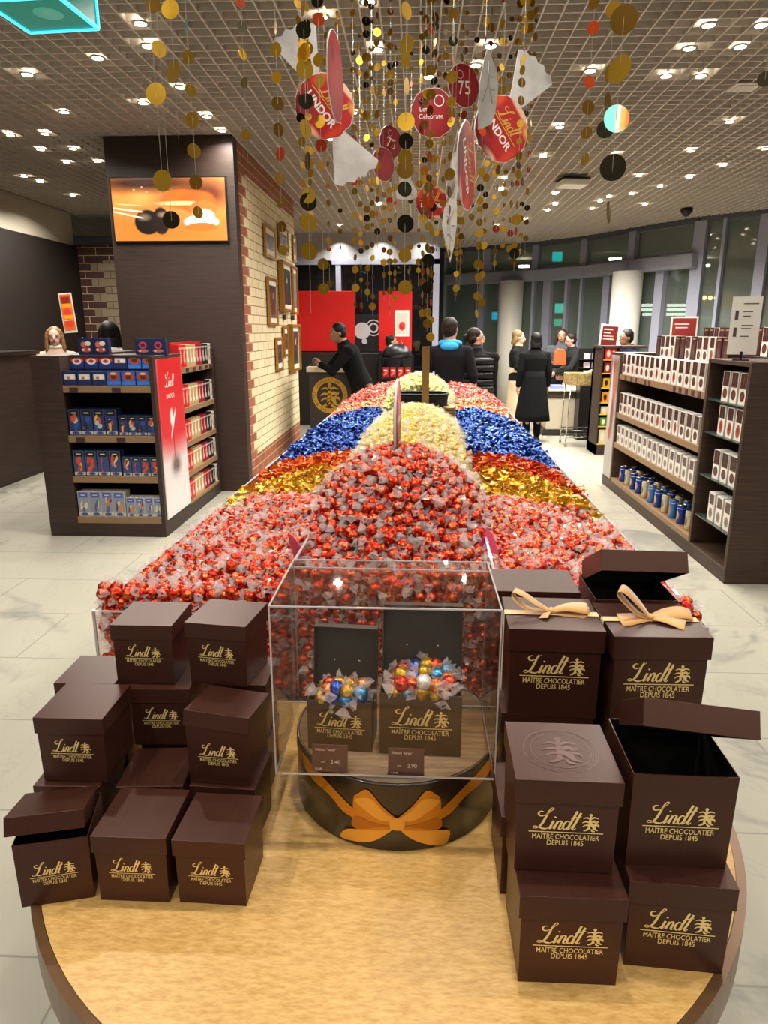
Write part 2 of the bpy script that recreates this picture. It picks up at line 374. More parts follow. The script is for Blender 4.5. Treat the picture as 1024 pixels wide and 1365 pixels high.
def clear_material(name, tint='#ffffff', refl=.06, edge=None, body=.0, bodycol='#ffffff'):
    """thin acrylic or window glass: see-through with fresnel reflection"""
    t = NT(name); t.N.remove(t.b)
    tr_ = t.n('ShaderNodeBsdfTransparent', inp={'Color': lin(tint)}); gl = t.n('ShaderNodeBsdfGlossy', inp={'Roughness': .03})
    fr = t.n('ShaderNodeLayerWeight', inp={'Blend': .5}); pw = t.n('ShaderNodeMath', operation='POWER', inp={1: 4.5}); t.l(fr.outputs['Facing'], pw.inputs[0])
    mr = t.n('ShaderNodeMapRange', inp={'To Min': refl, 'To Max': .9}); t.l(pw.outputs[0], mr.inputs[0])
    mx = t.n('ShaderNodeMixShader'); t.l(mr.outputs[0], mx.inputs[0]); t.l(tr_.outputs[0], mx.inputs[1]); t.l(gl.outputs[0], mx.inputs[2])
    cur = mx.outputs[0]
    if body:
        df = t.n('ShaderNodeBsdfDiffuse', inp={'Color': lin(bodycol)}); m2 = t.n('ShaderNodeMixShader', inp={0: body})
        t.l(cur, m2.inputs[1]); t.l(df.outputs[0], m2.inputs[2]); cur = m2.outputs[0]
    t.l(cur, t.out.inputs[0])
    return t.m
def foil_material(name, c1, c2, rough=.24, scale=60, metal=.85, var=None):
    t = NT(name); tc = t.n('ShaderNodeTexCoord'); nz = t.n('ShaderNodeTexNoise', inp={'Scale': scale, 'Detail': 3.0, 'Distortion': .6}); t.l(tc.outputs['Object'], nz.inputs['Vector'])
    mr = t.n('ShaderNodeMapRange', inp={'From Min': .46, 'From Max': .64}); t.l(nz.outputs['Fac'], mr.inputs[0])
    mx = t.n('ShaderNodeMix', data_type='RGBA'); mx.inputs[6].default_value = lin(c1); mx.inputs[7].default_value = lin(c2); t.l(mr.outputs[0], mx.inputs[0])
    cur = mx.outputs[2]
    if var:
        oi = t.n('ShaderNodeObjectInfo'); m2 = t.n('ShaderNodeMix', data_type='RGBA'); m2.inputs[7].default_value = lin(var)
        r2 = t.n('ShaderNodeMapRange', inp={'From Min': .55, 'From Max': 1.0, 'To Max': .8}); t.l(oi.outputs['Random'], r2.inputs[0]); t.l(r2.outputs[0], m2.inputs[0]); t.l(cur, m2.inputs[6]); cur = m2.outputs[2]
    t.l(cur, t.b.inputs['Base Color']); t.b.inputs['Metallic'].default_value = metal; t.b.inputs['Roughness'].default_value = rough
    bp = t.n('ShaderNodeBump', inp={'Strength': .5, 'Distance': .003}); t.l(nz.outputs['Fac'], bp.inputs['Height']); t.l(bp.outputs[0], t.b.inputs['Normal'])
    return t.m

VENEER = grain_mat('dark_veneer', '#241710', '#3d2a20', scale=(3, 3, 90), rough=.55)
DKWALL = grain_mat('dark_wall_veneer', '#150e0a', '#231811', scale=(3, 3, 90), rough=.6)
VENEER2 = grain_mat('shelf_veneer', '#2c1d14', '#4b3524', scale=(3, 3, 90), rough=.5)
BLACKWALL = mat('near_black_wall', '#1a1412', .6)
SHELFWOOD = mat('shelf_edge_wood', '#8a6c4c', .5)
INSIDE = mat('shelf_interior', '#120d0a', .7)
CREAM = mat('cream_paint', '#cdc2ad', .7)
WHITEP = mat('white_paint', '#d6d1c6', .6)
LAV = mat('lavender_metal', '#9c9eb0', .45)
FRAMEGREY = mat('window_frame_grey', '#63656e', .4, metal=.3)
GLASSN = clear_material('night_glass', '#8a9890', .16, body=.36, bodycol='#8c978e')  # grey-green diffuse body stands in for ceiling reflections and haze
ACRYL = clear_material('clear_acrylic', '#fdfbfa', .02)
ACEDGE = clear_material('acrylic_edge', '#e8e0e0', .35, body=.45, bodycol='#efe9ea')
STEEL = mat('brushed_steel', '#b8b4ac', .25, 1)
BLACKM = mat('black_metal', '#151413', .4, .3)
PAPER = mat('paper_white', '#e6e0d4', .6)
GOLDINK = mat('gold_lettering', '#f6d88e', .42, .15)
BROWNINK = GOLDINK

# ================================================================ SETTING
ZC = 3.52
m = M(); m.quad((-9, -4, 0), (12, -4, 0), (12, 24, 0), (-9, 24, 0)); struct(m.build('floor', floor_material()))
# open grid ceiling: slats both ways below a slab
m = M()
for i in range(-75, 92): m.box(i*.12-.005, i*.12+.005, -4, 18, ZC, ZC+.055)
for i in range(-33, 151): m.box(-9, 11, i*.12-.005, i*.12+.005, ZC+.002, ZC+.055)
m.box(-9, 12, -4, 24, ZC+.13, ZC+.16, 1)
struct(m.build('ceiling', [mat('ceiling_grid', '#d2c9bc', .6), mat('ceiling_slab', '#8f867b', .8)]))
# left side: dark wall, cream soffit over it
struct(M().box(-5.72, -5.55, 3, 11.85, 0, 3.02).build('wall_left', DKWALL))
struct(M().box(-6.4, -5.60, 3, 11.85, 3.02, ZC).build('wall_left_soffit', CREAM))
# back left brick corner
m = M().box(-5.60, -3.6, 11.85, 12.0, 0, 3.05)
struct(m.build('wall_back_left', brick_material('brick_back', -5.62, 'X', cream=('#8d7c60', '#7d6c52'), clay=('#4a2a20', '#3c211a'), joint='#4b382a', top=2.80, bot=.2, bw=.42, rh=.12)))
struct(M().box(-9, -3.0, 14.6, 14.7, 0, ZC).build('wall_back_far', mat('bluegrey_wall', '#9a9daa', .6)))
struct(M().box(-5.0, -4.93, 12.05, 14.5, 3.05, ZC).box(-4.4, -4.34, 12.05, 14.5, 3.05, ZC).build('trim_1', FRAMEGREY))
# kiosk block with veneer front and brick flank
PX0, PX1, PY0, PY1 = -3.07, -1.80, 7.34, 11.6
m = M().box(PX0, PX1, PY0, PY0+.16, 0, ZC, 0)
m.box(PX0, PX1-.02, PY0+.16, PY1-.9, 0, ZC, 0)
struct(m.build('wall_kiosk_front', VENEER))
m = M(); pts = []
for k in range(9):
    a = k*PI/2/8; pts.append((PX1-.02-.85+.85*math.cos(a), PY1-.85+.85*math.sin(a)))
ol = [(PX1-.02, PY0+.16)]+pts+[(PX0, PY1), (PX0, PY0+.16)]
n = len(ol); vs = [(x, y, 0) for x, y in ol]+[(x, y, ZC-.01) for x, y in ol]
m.add(vs, [(k, (k+1) % n, (k+1) % n+n, k+n) for k in range(n)]+[tuple(range(n-1, -1, -1)), tuple(range(n, 2*n))], 0)
m.v = [Vector((v.x+.012, v.y, v.z)) for v in m.v]
struct(m.build('wall_kiosk_side', brick_material('brick_side', PY0+.16)))
struct(M().box(PX1-.012, PX1+.006, PY0+.161, PY1-.86, 0, .07).build('baseboard_kiosk', mat('clay_base', '#7a4630', .6)))

# back: bulkhead with frames and dark shop windows
BY = 14.3
struct(M().box(-4.0, .30, BY, BY+.5, 3.02, ZC).build('wall_back_bulkhead', mat('grey_bulkhead', '#a9a8a6', .6)))
m = M().box(-3.6, .42, BY-.06, BY+.08, 2.93, 3.03)
for px in (452,): x = at_y(px, 400, BY).x; m.box(x-.05, x+.05, BY-.05, BY+.07, 0, 2.95)
m.box(.30, .42, BY-.06, BY+.3, 0, ZC)
struct(m.build('trim_2', LAV))
struct(M().box(-3.6, .30, BY+.01, BY+.03, 0, 2.94).build('window_1', clear_material('shop_glass', '#30353c', .10, body=.5, bodycol='#14161b')))
struct(M().box(-4.0, .6, BY+2.6, BY+2.7, 0, ZC).build('wall_back', BLACKWALL))
# glazed front, slightly curved, with transom, header and mullions
FP = [(.42, 17.4), (1.60, 16.75), (2.63, 16.0), (3.42, 15.1), (4.03, 13.95), (4.72, 12.75), (5.75, 11.75), (8.5, 10.4)]
ZF = 3.46
def fpoint(px, z):   # where the pixel column meets the glazed front, at height z
    d = ray(px, 330)
    best = None
    for a, b in zip(FP, FP[1:]):
        # solve a+(b-a)s = t*d
        ex, ey = b[0]-a[0], b[1]-a[1]; den = d.x*(-ey)+ex*d.y
        if abs(den) < 1e-9: continue
        t = (a[0]*(-ey)+ex*a[1])/den
        s = ((t*d.x-a[0])*ex+(t*d.y-a[1])*ey)/(ex*ex+ey*ey)
        if -.001 <= s <= 1.001 and t > 0: best = Vector((t*d.x, t*d.y, z)); ang = math.atan2(ey, ex)
    return best, ang
m = M(); mh = M(); top = M()
for a, b in zip(FP, FP[1:]):
    m.quad((a[0], a[1], .02), (b[0], b[1], .02), (b[0], b[1], ZF), (a[0], a[1], ZF))
    top.beam((a[0], a[1]-.02, ZF+.03), (b[0], b[1]-.02, ZF+.03), .12, .12); top.beam((a[0], a[1]-.02, .05), (b[0], b[1]-.02, .05), .12, .1)
struct(m.build('window_2', GLASSN))
struct(top.build('trim_3', FRAMEGREY))
hp = [FP[0], FP[1], FP[2], FP[3], FP[4], tuple(fpoint(932, 0)[0][:2])]
for a, b in zip(hp, hp[1:]): mh.beam((a[0]-.03, a[1]-.1, 2.83), (b[0]-.03, b[1]-.1, 2.83), .3, .22)
for a, b in zip(hp, hp[1:]): mh.beam((a[0], a[1]-.03, 2.97), (b[0], b[1]-.03, 2.97), .08, .06)
struct(mh.build('trim_4', mat('header_grey', '#9a9ca8', .4, metal=.1)))
mm = M()
def mull(px, z0, z1, w=.12):
    p, ang = fpoint(px, 0); R4 = Matrix.Translation(p) @ Matrix.Rotation(ang, 4, 'Z')
    mm.box(-w/2, w/2, -.1, .06, z0, z1, 0, R4)
for px, z0, z1, w in ((590, 0, ZF, .22), (652, 2.9, ZF, .16), (717, 2.9, ZF, .14), (782, 2.9, ZF, .15), (847, 2.9, ZF, .16), (934, 0, ZF, .20), (1019, 0, ZF, .16),
                      (645, 0, 2.75, .12), (673, 0, 2.75, .12), (736, 0, 2.75, .2), (762, 0, 2.75, .07), (782, 0, 2.75, .05), (817, 0, 2.75, .18), (888, 0, 2.75, .18), (716, 0, 2.75, .06), (832, 0, 2.75, .06), (966, 0, ZF, .05)):
    mull(px, z0, z1, w)
struct(mm.build('trim_5', LAV))
for px, w in ((693.5, .26), (857.5, .27)):
    p, ang = fpoint(px, 0)
    o = struct(M().lathe([(w, 0), (w, 2.735)], 40, (0, -.32, 0)).build('trim_6' if px < 700 else 'trim_7', mat('white_column', '#e4e0d4', .5))); o.location = p; o.rotation_euler = (0, 0, ang)
    o.location = p+Vector((0, 0, 0))
# outside: dark concourse and lit shop signs across it
struct(M().box(-2, 22, 24, 24.2, 0, 6).box(14, 14.2, 8, 24, 0, 6).build('wall_outside', mat('outside_wall', '#5a625c', .6)))
struct(M().quad((-9, 24, .001), (30, 24, .001), (30, 40, .001), (-9, 40, .001)).build('trim_8', mat('outside_floor', '#55584f', .4)))
struct(M().box(-9.2, -9, 3, 24, 0, ZC+.1).build("wall_side_west", CREAM))

def sign_out(px, py, Y, w, h, col, es, label, kindname='lit_sign', text=None):
    p = at_y(px, py, Y); o = M().box(-w/2, w/2, -.03, .03, -h/2, h/2).build(kindname, mat('glow_'+col, col, .5, emit=col, es=es), loc=p, bevel=.01)
    return tag(o, label, 'sign')
sign_out(828, 398, 21, .65, .34, '#19b9e8', 2.2, 'glowing cyan oval sign seen through the glass beside the right white column')
sign_out(836, 411, 21.5, .35, .3, '#c48a6a', .5, 'dim salmon coloured sign panel below the cyan sign outside')
sign_out(748, 411, 21, .34, .26, '#4fe0d0', 1.5, 'upper small teal sign glowing behind the dark door glass')
sign_out(744, 430, 21, .22, .2, '#56d0b0', 1.2, 'lower small teal sign glowing behind the dark door glass')
sign_out(668, 421, 20, .5, .20, '#20b4ee', 2.2, 'small blue lit sign outside left of the first white column')
sign_out(743, 341, 18.5, .24, .26, '#18c8c8', 2.2, 'small teal exit sign glowing in the glass above the entrance', 'exit_sign')
for k, (px, py, w) in enumerate(((895, 407, 1.5), (900, 413, 1.8), (888, 419, 1.2))):
    sign_out(px, py, 19+k*.05, w, .07, '#f2f4ea', 3, ('upper', 'middle', 'lower')[k]+' white light tube glowing outside right of the white column', 'light_tube')
for k, px in enumerate((939, 947, 955)):
    p = at_y(px, 397, 17); tag(M().ell((0, 0, 0), .05, .05, .05, 12, 8).build('lamp_bulb', mat('warm_bulb', '#ffdc8c', .5, emit='#ffdc8c', es=8), loc=p), ('left', 'middle', 'right')[k]+' warm bulb glowing over the snack bar outside', 'lamp')
sign_out(948, 402, 17.6, 1.1, .5, '#7a5a20', .5, 'dim amber fascia of the snack bar behind its bulbs', 'shop_fascia')
sign_out(946, 422, 17.6, 1.1, .42, '#8d97a0', .5, 'pale lit counter front of the snack bar outside', 'shop_counter')

# ---------------------------------------------------------------- ceiling lights
LP = [(187,31),(197,61),(130,77),(36,99),(191,137),(86,149),(14,180),(60,178),(54,199),(97,198),(89,216),(130,215),(32,235),(97,260),(276,155),(53,242),(240,116),
      (428,22),(491,2),(503,66),(654,61),(572,102),(634,87),(787,94),(945,33),(919,64),(1015,33),(987,62),(934,101),(888,101),(746,169),(724,208),(973,162),(921,201),(964,220),(1020,198),(852,234),(820,206),(919,236),
      (672,237),(668,252),(740,258),(740,272),(842,258),(789,278),(860,272),(812,262),(440,185),(452,300),(505,272),(590,262),(610,210),(470,150),(296,174),(640,190),(700,292),(730,280),(662,300),(800,268),(880,248)]  # last entries include downlights added to brighten the white columns
ring_me = M().lathe([(.052, -.005), (.052, 0.004), (.037, .006), (.037, -.005)], 20, cap=False).mesh('trim_ring', mat('downlight_rim', '#cfcac0', .4))
lamp_me = M().lathe([(.036, .001), (.036, .004)], 20).mesh('lamp', mat('downlight_glow', '#fff4e0', .5, emit='#fff1da', es=26))
def light(p, power, size=.09, col=(1, .95, .87), spread=150):
    l = bpy.data.lights.new('downlight_beam', 'AREA'); l.shape = 'DISK'; l.size = size; l.energy = power; l.color = col; l.spread = R(spread)
    o = bpy.data.objects.new('downlight_beam', l); C.objects.link(o); o.location = p
    return o
E_ = 8.5
pts = sorted([(px, py, at_z(px, py, ZC-.01)) for px, py in LP], key=lambda q: q[0])
for i, (px, py, p) in enumerate(pts):
    t = empty('ceiling_downlight', p, 0, 'round recessed ceiling downlight, %s one counted from the left edge of the ceiling' % ordn(i), 'ceiling light', 'downlights in the grid ceiling')
    put('trim_ring', ring_me, t); put('lamp', lamp_me, t)
    if p.y < 17: light(p+Vector((0, 0, -.012)), E_*(1 if p.y < 9 else 2.8))
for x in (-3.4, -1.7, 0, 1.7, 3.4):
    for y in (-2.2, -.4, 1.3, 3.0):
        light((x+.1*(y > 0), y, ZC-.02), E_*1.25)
for x in (-1.5, -.7, .1): 
    l = light((x, BY-.22, ZC-.03), 4.5, .05, (1, .97, .9), 110)
struct(M().box(-2, 22, 17.6, 24, 4.3, 4.4).box(6, 22, 12.5, 17.6, 4.3, 4.4).build('ceiling_outside', mat('outside_ceiling', '#a8a89c', .7)))
for x, y in ((5, 19), (9, 17), (3, 21), (12, 13), (8, 21)):  # lamps added to brighten the glazed front from outside
    t = empty('added_outside_lamp', (x, y, 3.42), 0, 'added lamp brightening the concourse outside the glazed front', 'ceiling light', 'added concourse lamps'); M().lathe([(.15, 0), (.15, .05)], 20).build('lamp', mat('downlight_glow', '#fff4e0'), t)
    light((x, y, 3.4), 70, .25, (1, .96, .88), 170)
# ================================================================ ROOM FITTINGS
# picture screen on the kiosk front
p0 = Vector((-3.02, PY0, 2.56)); w, h = 1.13, .575
t = empty('wall_screen', (-2.455, PY0-.03, 2.85), 0, 'wide picture screen showing macarons and a truffle, high on the dark kiosk wall', 'screen')
M().box(-w/2-.015, w/2+.015, 0, .03, -h/2-.015, h/2+.015).build('screen_frame', BLACKM, t)
SCR = print_mat('screen_picture', '#c8793a', [
    ('r', .5, .15, .6, .2, '#b06a28', .6), ('o', .08, .62, .12, .14, '#d8893c', .5), ('o', .25, .70, .10, .12, '#e09a50', .5), ('o', .85, .75, .2, .2, '#5b2a14', .6), ('o', .30, .92, .5, .12, '#3b1a10', .6),
    ('o', .62, .66, .19, .15, '#e4601c', .12), ('o', .75, .62, .16, .18, '#d8541a', .12), ('o', .60, .60, .2, .035, '#f4b07a', .25), ('o', .80, .50, .12, .15, '#e2642a', .1), ('o', .78, .30, .15, .11, '#e8dccb', .1), ('o', .78, .22, .14, .07, '#d55e22', .12),
    ('o', .80, .40, .09, .10, '#f1e2d0', .2), ('o', .30, .30, .115, .20, '#17100c', .06), ('o', .42, .32, .075, .22, '#1d130e', .08), ('o', .27, .38, .05, .05, '#6b5a4a', .5), ('o', .44, .42, .04, .04, '#7a6654', .5),
    ('r', .12, .50, .13, .012, '#e9d9c4', .2, -14), ('r', .13, .42, .13, .012, '#d8c4a6', .2, -22), ('r', .15, .58, .10, .010, '#caa984', .2, -8),
    ('o', .20, .82, .01, .012, '#e7b070', .3), ('o', .27, .86, .008, .012, '#e7b070', .3), ('o', .31, .78, .008, .01, '#e7b070', .3)], rough=.3, emit=.55)
M().box(-w/2, w/2, -.006, 0, -h/2, h/2).build('display', SCR, t)

# framed pictures on the brick flank
FR = [('a', 8.58, 9.20, 2.54, 2.90, .03), ('b', 9.47, 10.10, 2.69, 3.02, .03), ('c', 10.55, 10.80, 2.66, 3.02, .02), ('d', 9.42, 10.14, 1.94, 2.58, .07), ('e', 10.26, 10.66, 1.92, 2.58, .05), ('f', 8.64, 9.19, 1.75, 2.32, .03),
      ('g', 9.55, 9.86, 1.35, 1.75, .03), ('h', 9.98, 10.66, 1.13, 1.78, .07), ('i', 9.03, 9.42, 1.19, 1.61, .03)]
GOLDFR = mat('gilt_frame', '#a97c33', .35, .5); MATB = mat('picture_mount', '#e0d9c6', .7)
LB = dict(a='gilt framed grey photograph, nearest of the top row on the brick wall', b='gilt framed grey picture, second along the top row on the brick wall', c='small narrow gilt framed picture, farthest of the top row on the brick wall',
          d='large deep gilt framed dark portrait in the middle row on the brick wall', e='tall gilt framed grey portrait right beside the large dark portrait', f='tall gilt framed brownish picture, nearest in the middle row on the brick wall',
          g='very small narrow gilt frame under the large dark portrait', h='large gilt framed group photograph lowest and farthest on the brick wall', i='small narrow gilt framed picture, lowest and nearest on the brick wall')
for kk, y0, y1, z0, z1, dp in FR:
    t = empty('framed_picture', (PX1+.004, (y0+y1)/2, (z0+z1)/2), 0, LB[kk], 'picture', 'framed pictures on the brick wall')
    a, b = (y1-y0)/2, (z1-z0)/2; m = M(); f = .035
    m.box(0, dp, -a, a, -b, -b+f).box(0, dp, -a, a, b-f, b).box(0, dp, -a, -a+f, -b+f, b-f).box(0, dp, a-f, a, -b+f, b-f)
    m.build('frame', GOLDFR, t, bevel=.004)
    M().box(0, dp*.55, -a+f, a-f, -b+f, b-f).build('mount', MATB, t)
    pc = {'a': ('#8f8a86', '#5c5650'), 'b': ('#8b8488', '#6b5f6a'), 'c': ('#9a9494', '#77706e'), 'd': ('#202226', '#3c3f44'), 'e': ('#5c5f68', '#8c8c90'), 'f': ('#7c6656', '#40302c'), 'g': ('#5c4238', '#2c2020'), 'h': ('#5b5450', '#2e2b2b'), 'i': ('#6b5450', '#3c2e2c')}[kk]
    fm = print_mat('photo_'+kk, pc[0], [('o', .5, .55, .22, .25, pc[1], .5), ('o', .45, .25, .3, .2, pc[1], .6), ('o', .52, .68, .09, .09, '#b3a696', .4)], axes=('Y', 'Z'), base2=pc[1], rough=.3)
    M().box(0, dp*.55+.004, -a+f+.05*min(1, a*3), a-f-.05*min(1, a*3), -b+f+.06, b-f-.06).build('photograph', fm, t)
for k, y in enumerate((9.72, 10.37)):
    tag(M().box(0, .02, -.06, .06, -.03, .03).build('wall_plaque', mat('dark_plaque', '#2a211c', .5), loc=(PX1+.004, y, 1.87), bevel=.003), ('nearer', 'farther')[k]+' small dark plaque under the framed portraits', 'plaque', 'plaques on the brick wall')

# left service counter behind the left shelf unit
t = empty('service_counter', (-5.1, 7.6, 0), 0, 'dark veneer service counter along the left edge behind the shelf unit', 'counter')
M().box(-.43, .5, -1.9, .85, 0, 1.42).build('body', VENEER, t, bevel=.004); M().box(-.43, .53, -1.9, .88, 1.42, 1.465).build('countertop', mat('dark_top', '#241a16', .3), t, bevel=.004)
CL = [('white', '#d8d6d0'), ('blue', '#2a4a98'), ('white', '#d0d6e4'), ('blue', '#223c80'), ('silver', '#a9b6cc'), ('blue', '#3358a8'), ('white', '#e6e2dc'), ('blue', '#26468e')]
for k in range(14):
    nm, cc = CL[k % 8]; p = Vector((-5.35+.0*k, 7.0+k*.08, 1.478)); q = at_y(4+k*5.5, 466, 7.4)
    o = M().ell((0, 0, 0), .022, .016, .014, 10, 6).tube([(.02, 0, 0), (.04, .004, .006)], [.005, .012], 6).tube([(-.02, 0, 0), (-.04, -.004, .005)], [.005, .012], 6).build('wrapped_sweet', foil_material('sweet_'+cc[1:], cc, '#ffffff') if 'sweet_'+cc[1:] not in bpy.data.materials else bpy.data.materials['sweet_'+cc[1:]], loc=(-5.0+.034*k, 7.50-.03*(k % 3), 1.48))
    tag(o, '%s wrapped sweet on the left counter, %s from its left end' % (nm, ordn(k)), 'sweet', 'sweets scattered on the left counter')

# banner on a pole behind the left shelf unit
pb = at_y(111, 460, 7.95)
t = empty('banner_stand', (pb.x, pb.y, 0), 0, 'narrow orange and red banner on a thin pole behind the left shelf unit', 'banner')
M().lathe([(.14, 0), (.14, .015), (.02, .02)], 20).build('base', BLACKM, t)
M().tube([(0, 0, .02), (0, 0, 1.62)], .007, 8).build('pole', STEEL, t)
bm_ = print_mat('banner_print', '#e8692c', [('r', .5, .84, .42, .10, '#8c2a1c', .2), ('r', .5, .68, .42, .06, '#f0a022', .2), ('o', .5, .5, .35, .12, '#e03a3a', .4), ('r', .5, .37, .42, .05, '#f2a818', .2), ('o', .5, .18, .4, .12, '#d8402a', .4), ('r', .5, .28, .35, .01, '#f8e8d0', .3)], emit=.1)
z0 = at_y(92, 443, 7.95).z; z1 = at_y(86, 390, 7.95).z
M().box(-.075, .075, -.012, -.004, z0, z1).build('panel_edge', PAPER, t, rot=(0, R(-4), 0))
M().box(-.063, .063, -.016, -.011, z0+.03, z1-.015).build('banner_panel', bm_, t, rot=(0, R(-4), 0))

# reception counter with the round gold seal
LY = 9.7; xl = at_y(412, 495, LY).x; xr = at_y(471, 495, LY).x
zt = at_y(440, 489, LY).z
t = empty('reception_counter', ((xl+xr)/2, LY, 0), 0, 'dark counter with cream top and round gold seal beyond the brick wall', 'counter')
ww = (xr-xl)/2
M().box(-ww, ww, 0, .6, 0, zt-.07).build('body', mat('counter_dark', '#2a221d', .5), t, bevel=.004)
M().box(-ww-.03, ww+.03, -.04, .64, zt-.07, zt).build('countertop', mat('counter_cream', '#cfc3ae', .4), t, bevel=.006)
sc_ = at_y(440, 527, LY); m = M(); cx, cz = sc_.x-(xl+xr)/2, sc_.z
def annulus(m, r0, r1, c, y, mi=0, n=40):
    a = [(c[0]+r1*math.cos(2*PI*k/n), y, c[1]+r1*math.sin(2*PI*k/n)) for k in range(n)]; b = [(c[0]+r0*math.cos(2*PI*k/n), y, c[1]+r0*math.sin(2*PI*k/n)) for k in range(n)]
    m.add(a+b, [(k, (k+1) % n, n+(k+1) % n, n+k) for k in range(n)], mi)
annulus(m, .18, .245, (cx, cz), -.006)
w2 = M(); crest(w2, 0, 0, .31); x0 = min(v.x for v in w2.v); 
m.add([(v.x+cx-.155, -.006, v.y+cz-.15) for v in w2.v], w2.f)
for k, ch in enumerate('MAÎTRE CHOCOLATIER SUISSE DEPUIS 1845 '):
    if ch == ' ': continue
    vs, fs = text_mesh(ch, .05); a = -k/38*2*PI+PI/2+2.2
    m.add([(cx+math.cos(a)*(.197+v.y)+math.sin(a)*v.x, -.008, cz+math.sin(a)*(.197+v.y)-math.cos(a)*v.x) for v in vs], fs, 1)
m.build('seal', [mat('seal_gold', '#c89a3a', .35, .5), mat('seal_dark', '#4a3820', .5)], t)
for k, (dx, cc, nm) in enumerate(((.15, '#b9b2a4', 'silver card terminal'), (-.25, '#1d1d20', 'black keypad'))):
    tag(M().box(-.06, .06, -.04, .04, 0, .03).box(-.045, .045, -.03, .02, .03, .036, 1).build('card_terminal' if k == 0 else 'keypad', [mat('dev_'+cc[1:], cc, .3, .4), BLACKM], loc=((xl+xr)/2+dx, LY+.2, zt), bevel=.006), nm+' on the cream countertop by the gold seal', 'device')

# red wall panels, black panel with disc graphics
RY = 13.3
for k, (a, b) in enumerate(((406, 473), (505, 549))):
    x0, x1 = at_y(a, 430, RY).x, at_y(b, 430, RY).x; z1 = at_y(a, 388, RY).z
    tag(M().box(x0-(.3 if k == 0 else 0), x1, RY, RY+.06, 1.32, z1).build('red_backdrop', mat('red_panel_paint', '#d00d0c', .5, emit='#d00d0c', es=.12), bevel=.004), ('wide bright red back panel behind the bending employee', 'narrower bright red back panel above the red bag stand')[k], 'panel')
x0, x1 = at_y(473, 430, RY).x, at_y(505, 430, RY).x
t = empty('backdrop_panel', ((x0+x1)/2, RY+.03, 0), 0, 'black backdrop panel with white disc graphics between the red panels', 'panel')
M().box(-(x1-x0)/2+.004, (x1-x0)/2-.004, 0, .04, 1.31, 1.98).build('board', mat('board_black', '#0c0a0b', .5), t)
q = at_y(483, 441, RY); m = M(); annulus(m, .0, .15, (q.x-(x0+x1)/2, q.z), -.006); q = at_y(498, 437, RY); annulus(m, .06, .09, (q.x-(x0+x1)/2, q.z), -.007); annulus(m, .13, .15, (q.x-(x0+x1)/2, q.z), -.008, n=12)
q = at_y(486, 455, RY); annulus(m, 0, .05, (q.x-(x0+x1)/2, q.z), -.006)
m.build('disc_graphics', mat('graphic_white', '#cfc7cc', .5), t)
tag(M().box(at_y(408, 450, 13.2).x-.5, at_y(549, 450, 13.2).x, 12.8, 13.26, 0, 1.3).build('back_cabinet', mat('cab_black', '#15110f', .4), bevel=.01), 'low black back cabinet under the red panels', 'cabinet')
q = at_y(536, 431, 12.6); t = empty('poster', (q.x, 12.6, q.z), 0, 'small white poster with red hearts in front of the narrower red panel', 'poster')
M().box(-.125, .125, 0, .012, -.22, .22).build('board', PAPER, t); M().box(-.10, .10, -.004, 0, -.18, .18).build('picture', print_mat('poster_hearts', '#c9c1b6', [('o', .5, .36, .28, .2, '#b5201c', .2), ('o', .62, .45, .15, .12, '#d43a30', .2)]), t)
M().tube([(0, .008, -.22), (0, .008, -1.2)], .008).build('pole', STEEL, t)

# stand with red bags, black bowl on top
q = at_y(529, 520, 11.6); sx = q.x
t = empty('bag_stand', (sx, 11.6, 0), 0, 'black two tier stand holding red packets between counter and walkway', 'display stand')
m = M()
for s in (-.26, .26): m.box(s-.015, s+.015, -.18, -.15, 0, 1.30).box(s-.015, s+.015, .15, .18, 0, 1.30)
m.build('upright', BLACKM, t)
for z in (.62, .95, 1.27): M().box(-.27, .27, -.19, .19, z-.02, z).build('shelf', BLACKM, t)
tag(M().lathe([(.02, .22), (.12, .205), (.22, .12), (.25, .0)], 24, sx=1, sy=.8).build('domed_lid', mat('dome_black', '#17181b', .35), loc=(sx, 11.6, 1.272)), 'black domed cover sitting on top of the red packet stand', 'cover')
k = 0
for z, xs in ((.951, (-.18, -.06, .06, .18)), (.621, (-.17, 0, .17))):
    for x in xs:
        wv = (.10, .13)[z < .9]; hh = (.17, .26)[z < .9]
        o = M().poly([(-wv/2, 0), (wv/2, 0), (wv/2*.92, hh), (-wv/2*.92, hh)], -.04, .04).build('sweet_packet', print_mat('packet_red', '#a81512', [('o', .5, .42, .35, .12, '#e06a5a', .25, 30), ('o', .5, .7, .3, .07, '#f2d8c4', .3)]), loc=(sx+x, 11.5, z), bevel=.008)
        tag(o, 'red sweet packet on the %s shelf of the black stand, %s from the left' % (('lower', 'upper')[z > .9], ordn(k if k < 4 else k-4)), 'packet', 'red packets on the black stand'); k += 1

# top left: green hanging exit box with blue edges
zb = 2.78
c = [at_z(40, 43, zb), at_z(131, 38, zb)]; ex = c[1]-c[0]; wdt = ex.length+.0
t = empty('exit_sign_box', c[0], math.atan2(ex.y, ex.x), 'teal green acrylic exit sign box with glowing blue edges hanging at top left', 'sign')
TEAL = mat('teal_acrylic', '#06786a', .25, emit='#06826f', es=.35); ED = mat('blue_edge_glow', '#3fc4f0', .4, emit='#3fc8f4', es=1.6)
dd = -.26
M().box(0, wdt, dd, 0, .0, .12).build('body', TEAL, t)
m = M(); r = .006
for a, b in (((0, 0, 0), (wdt, 0, 0)), ((0, dd, 0), (wdt, dd, 0)), ((0, 0, 0), (0, dd, 0)), ((wdt, 0, 0), (wdt, dd, 0)), ((wdt, 0, 0), (wdt, 0, .12)), ((0, 0, .12), (wdt, 0, .12)), ((0, 0, 0), (0, 0, .12)), ((wdt, dd, .12), (wdt, 0, .12))): m.beam(a, b, .01, .01)
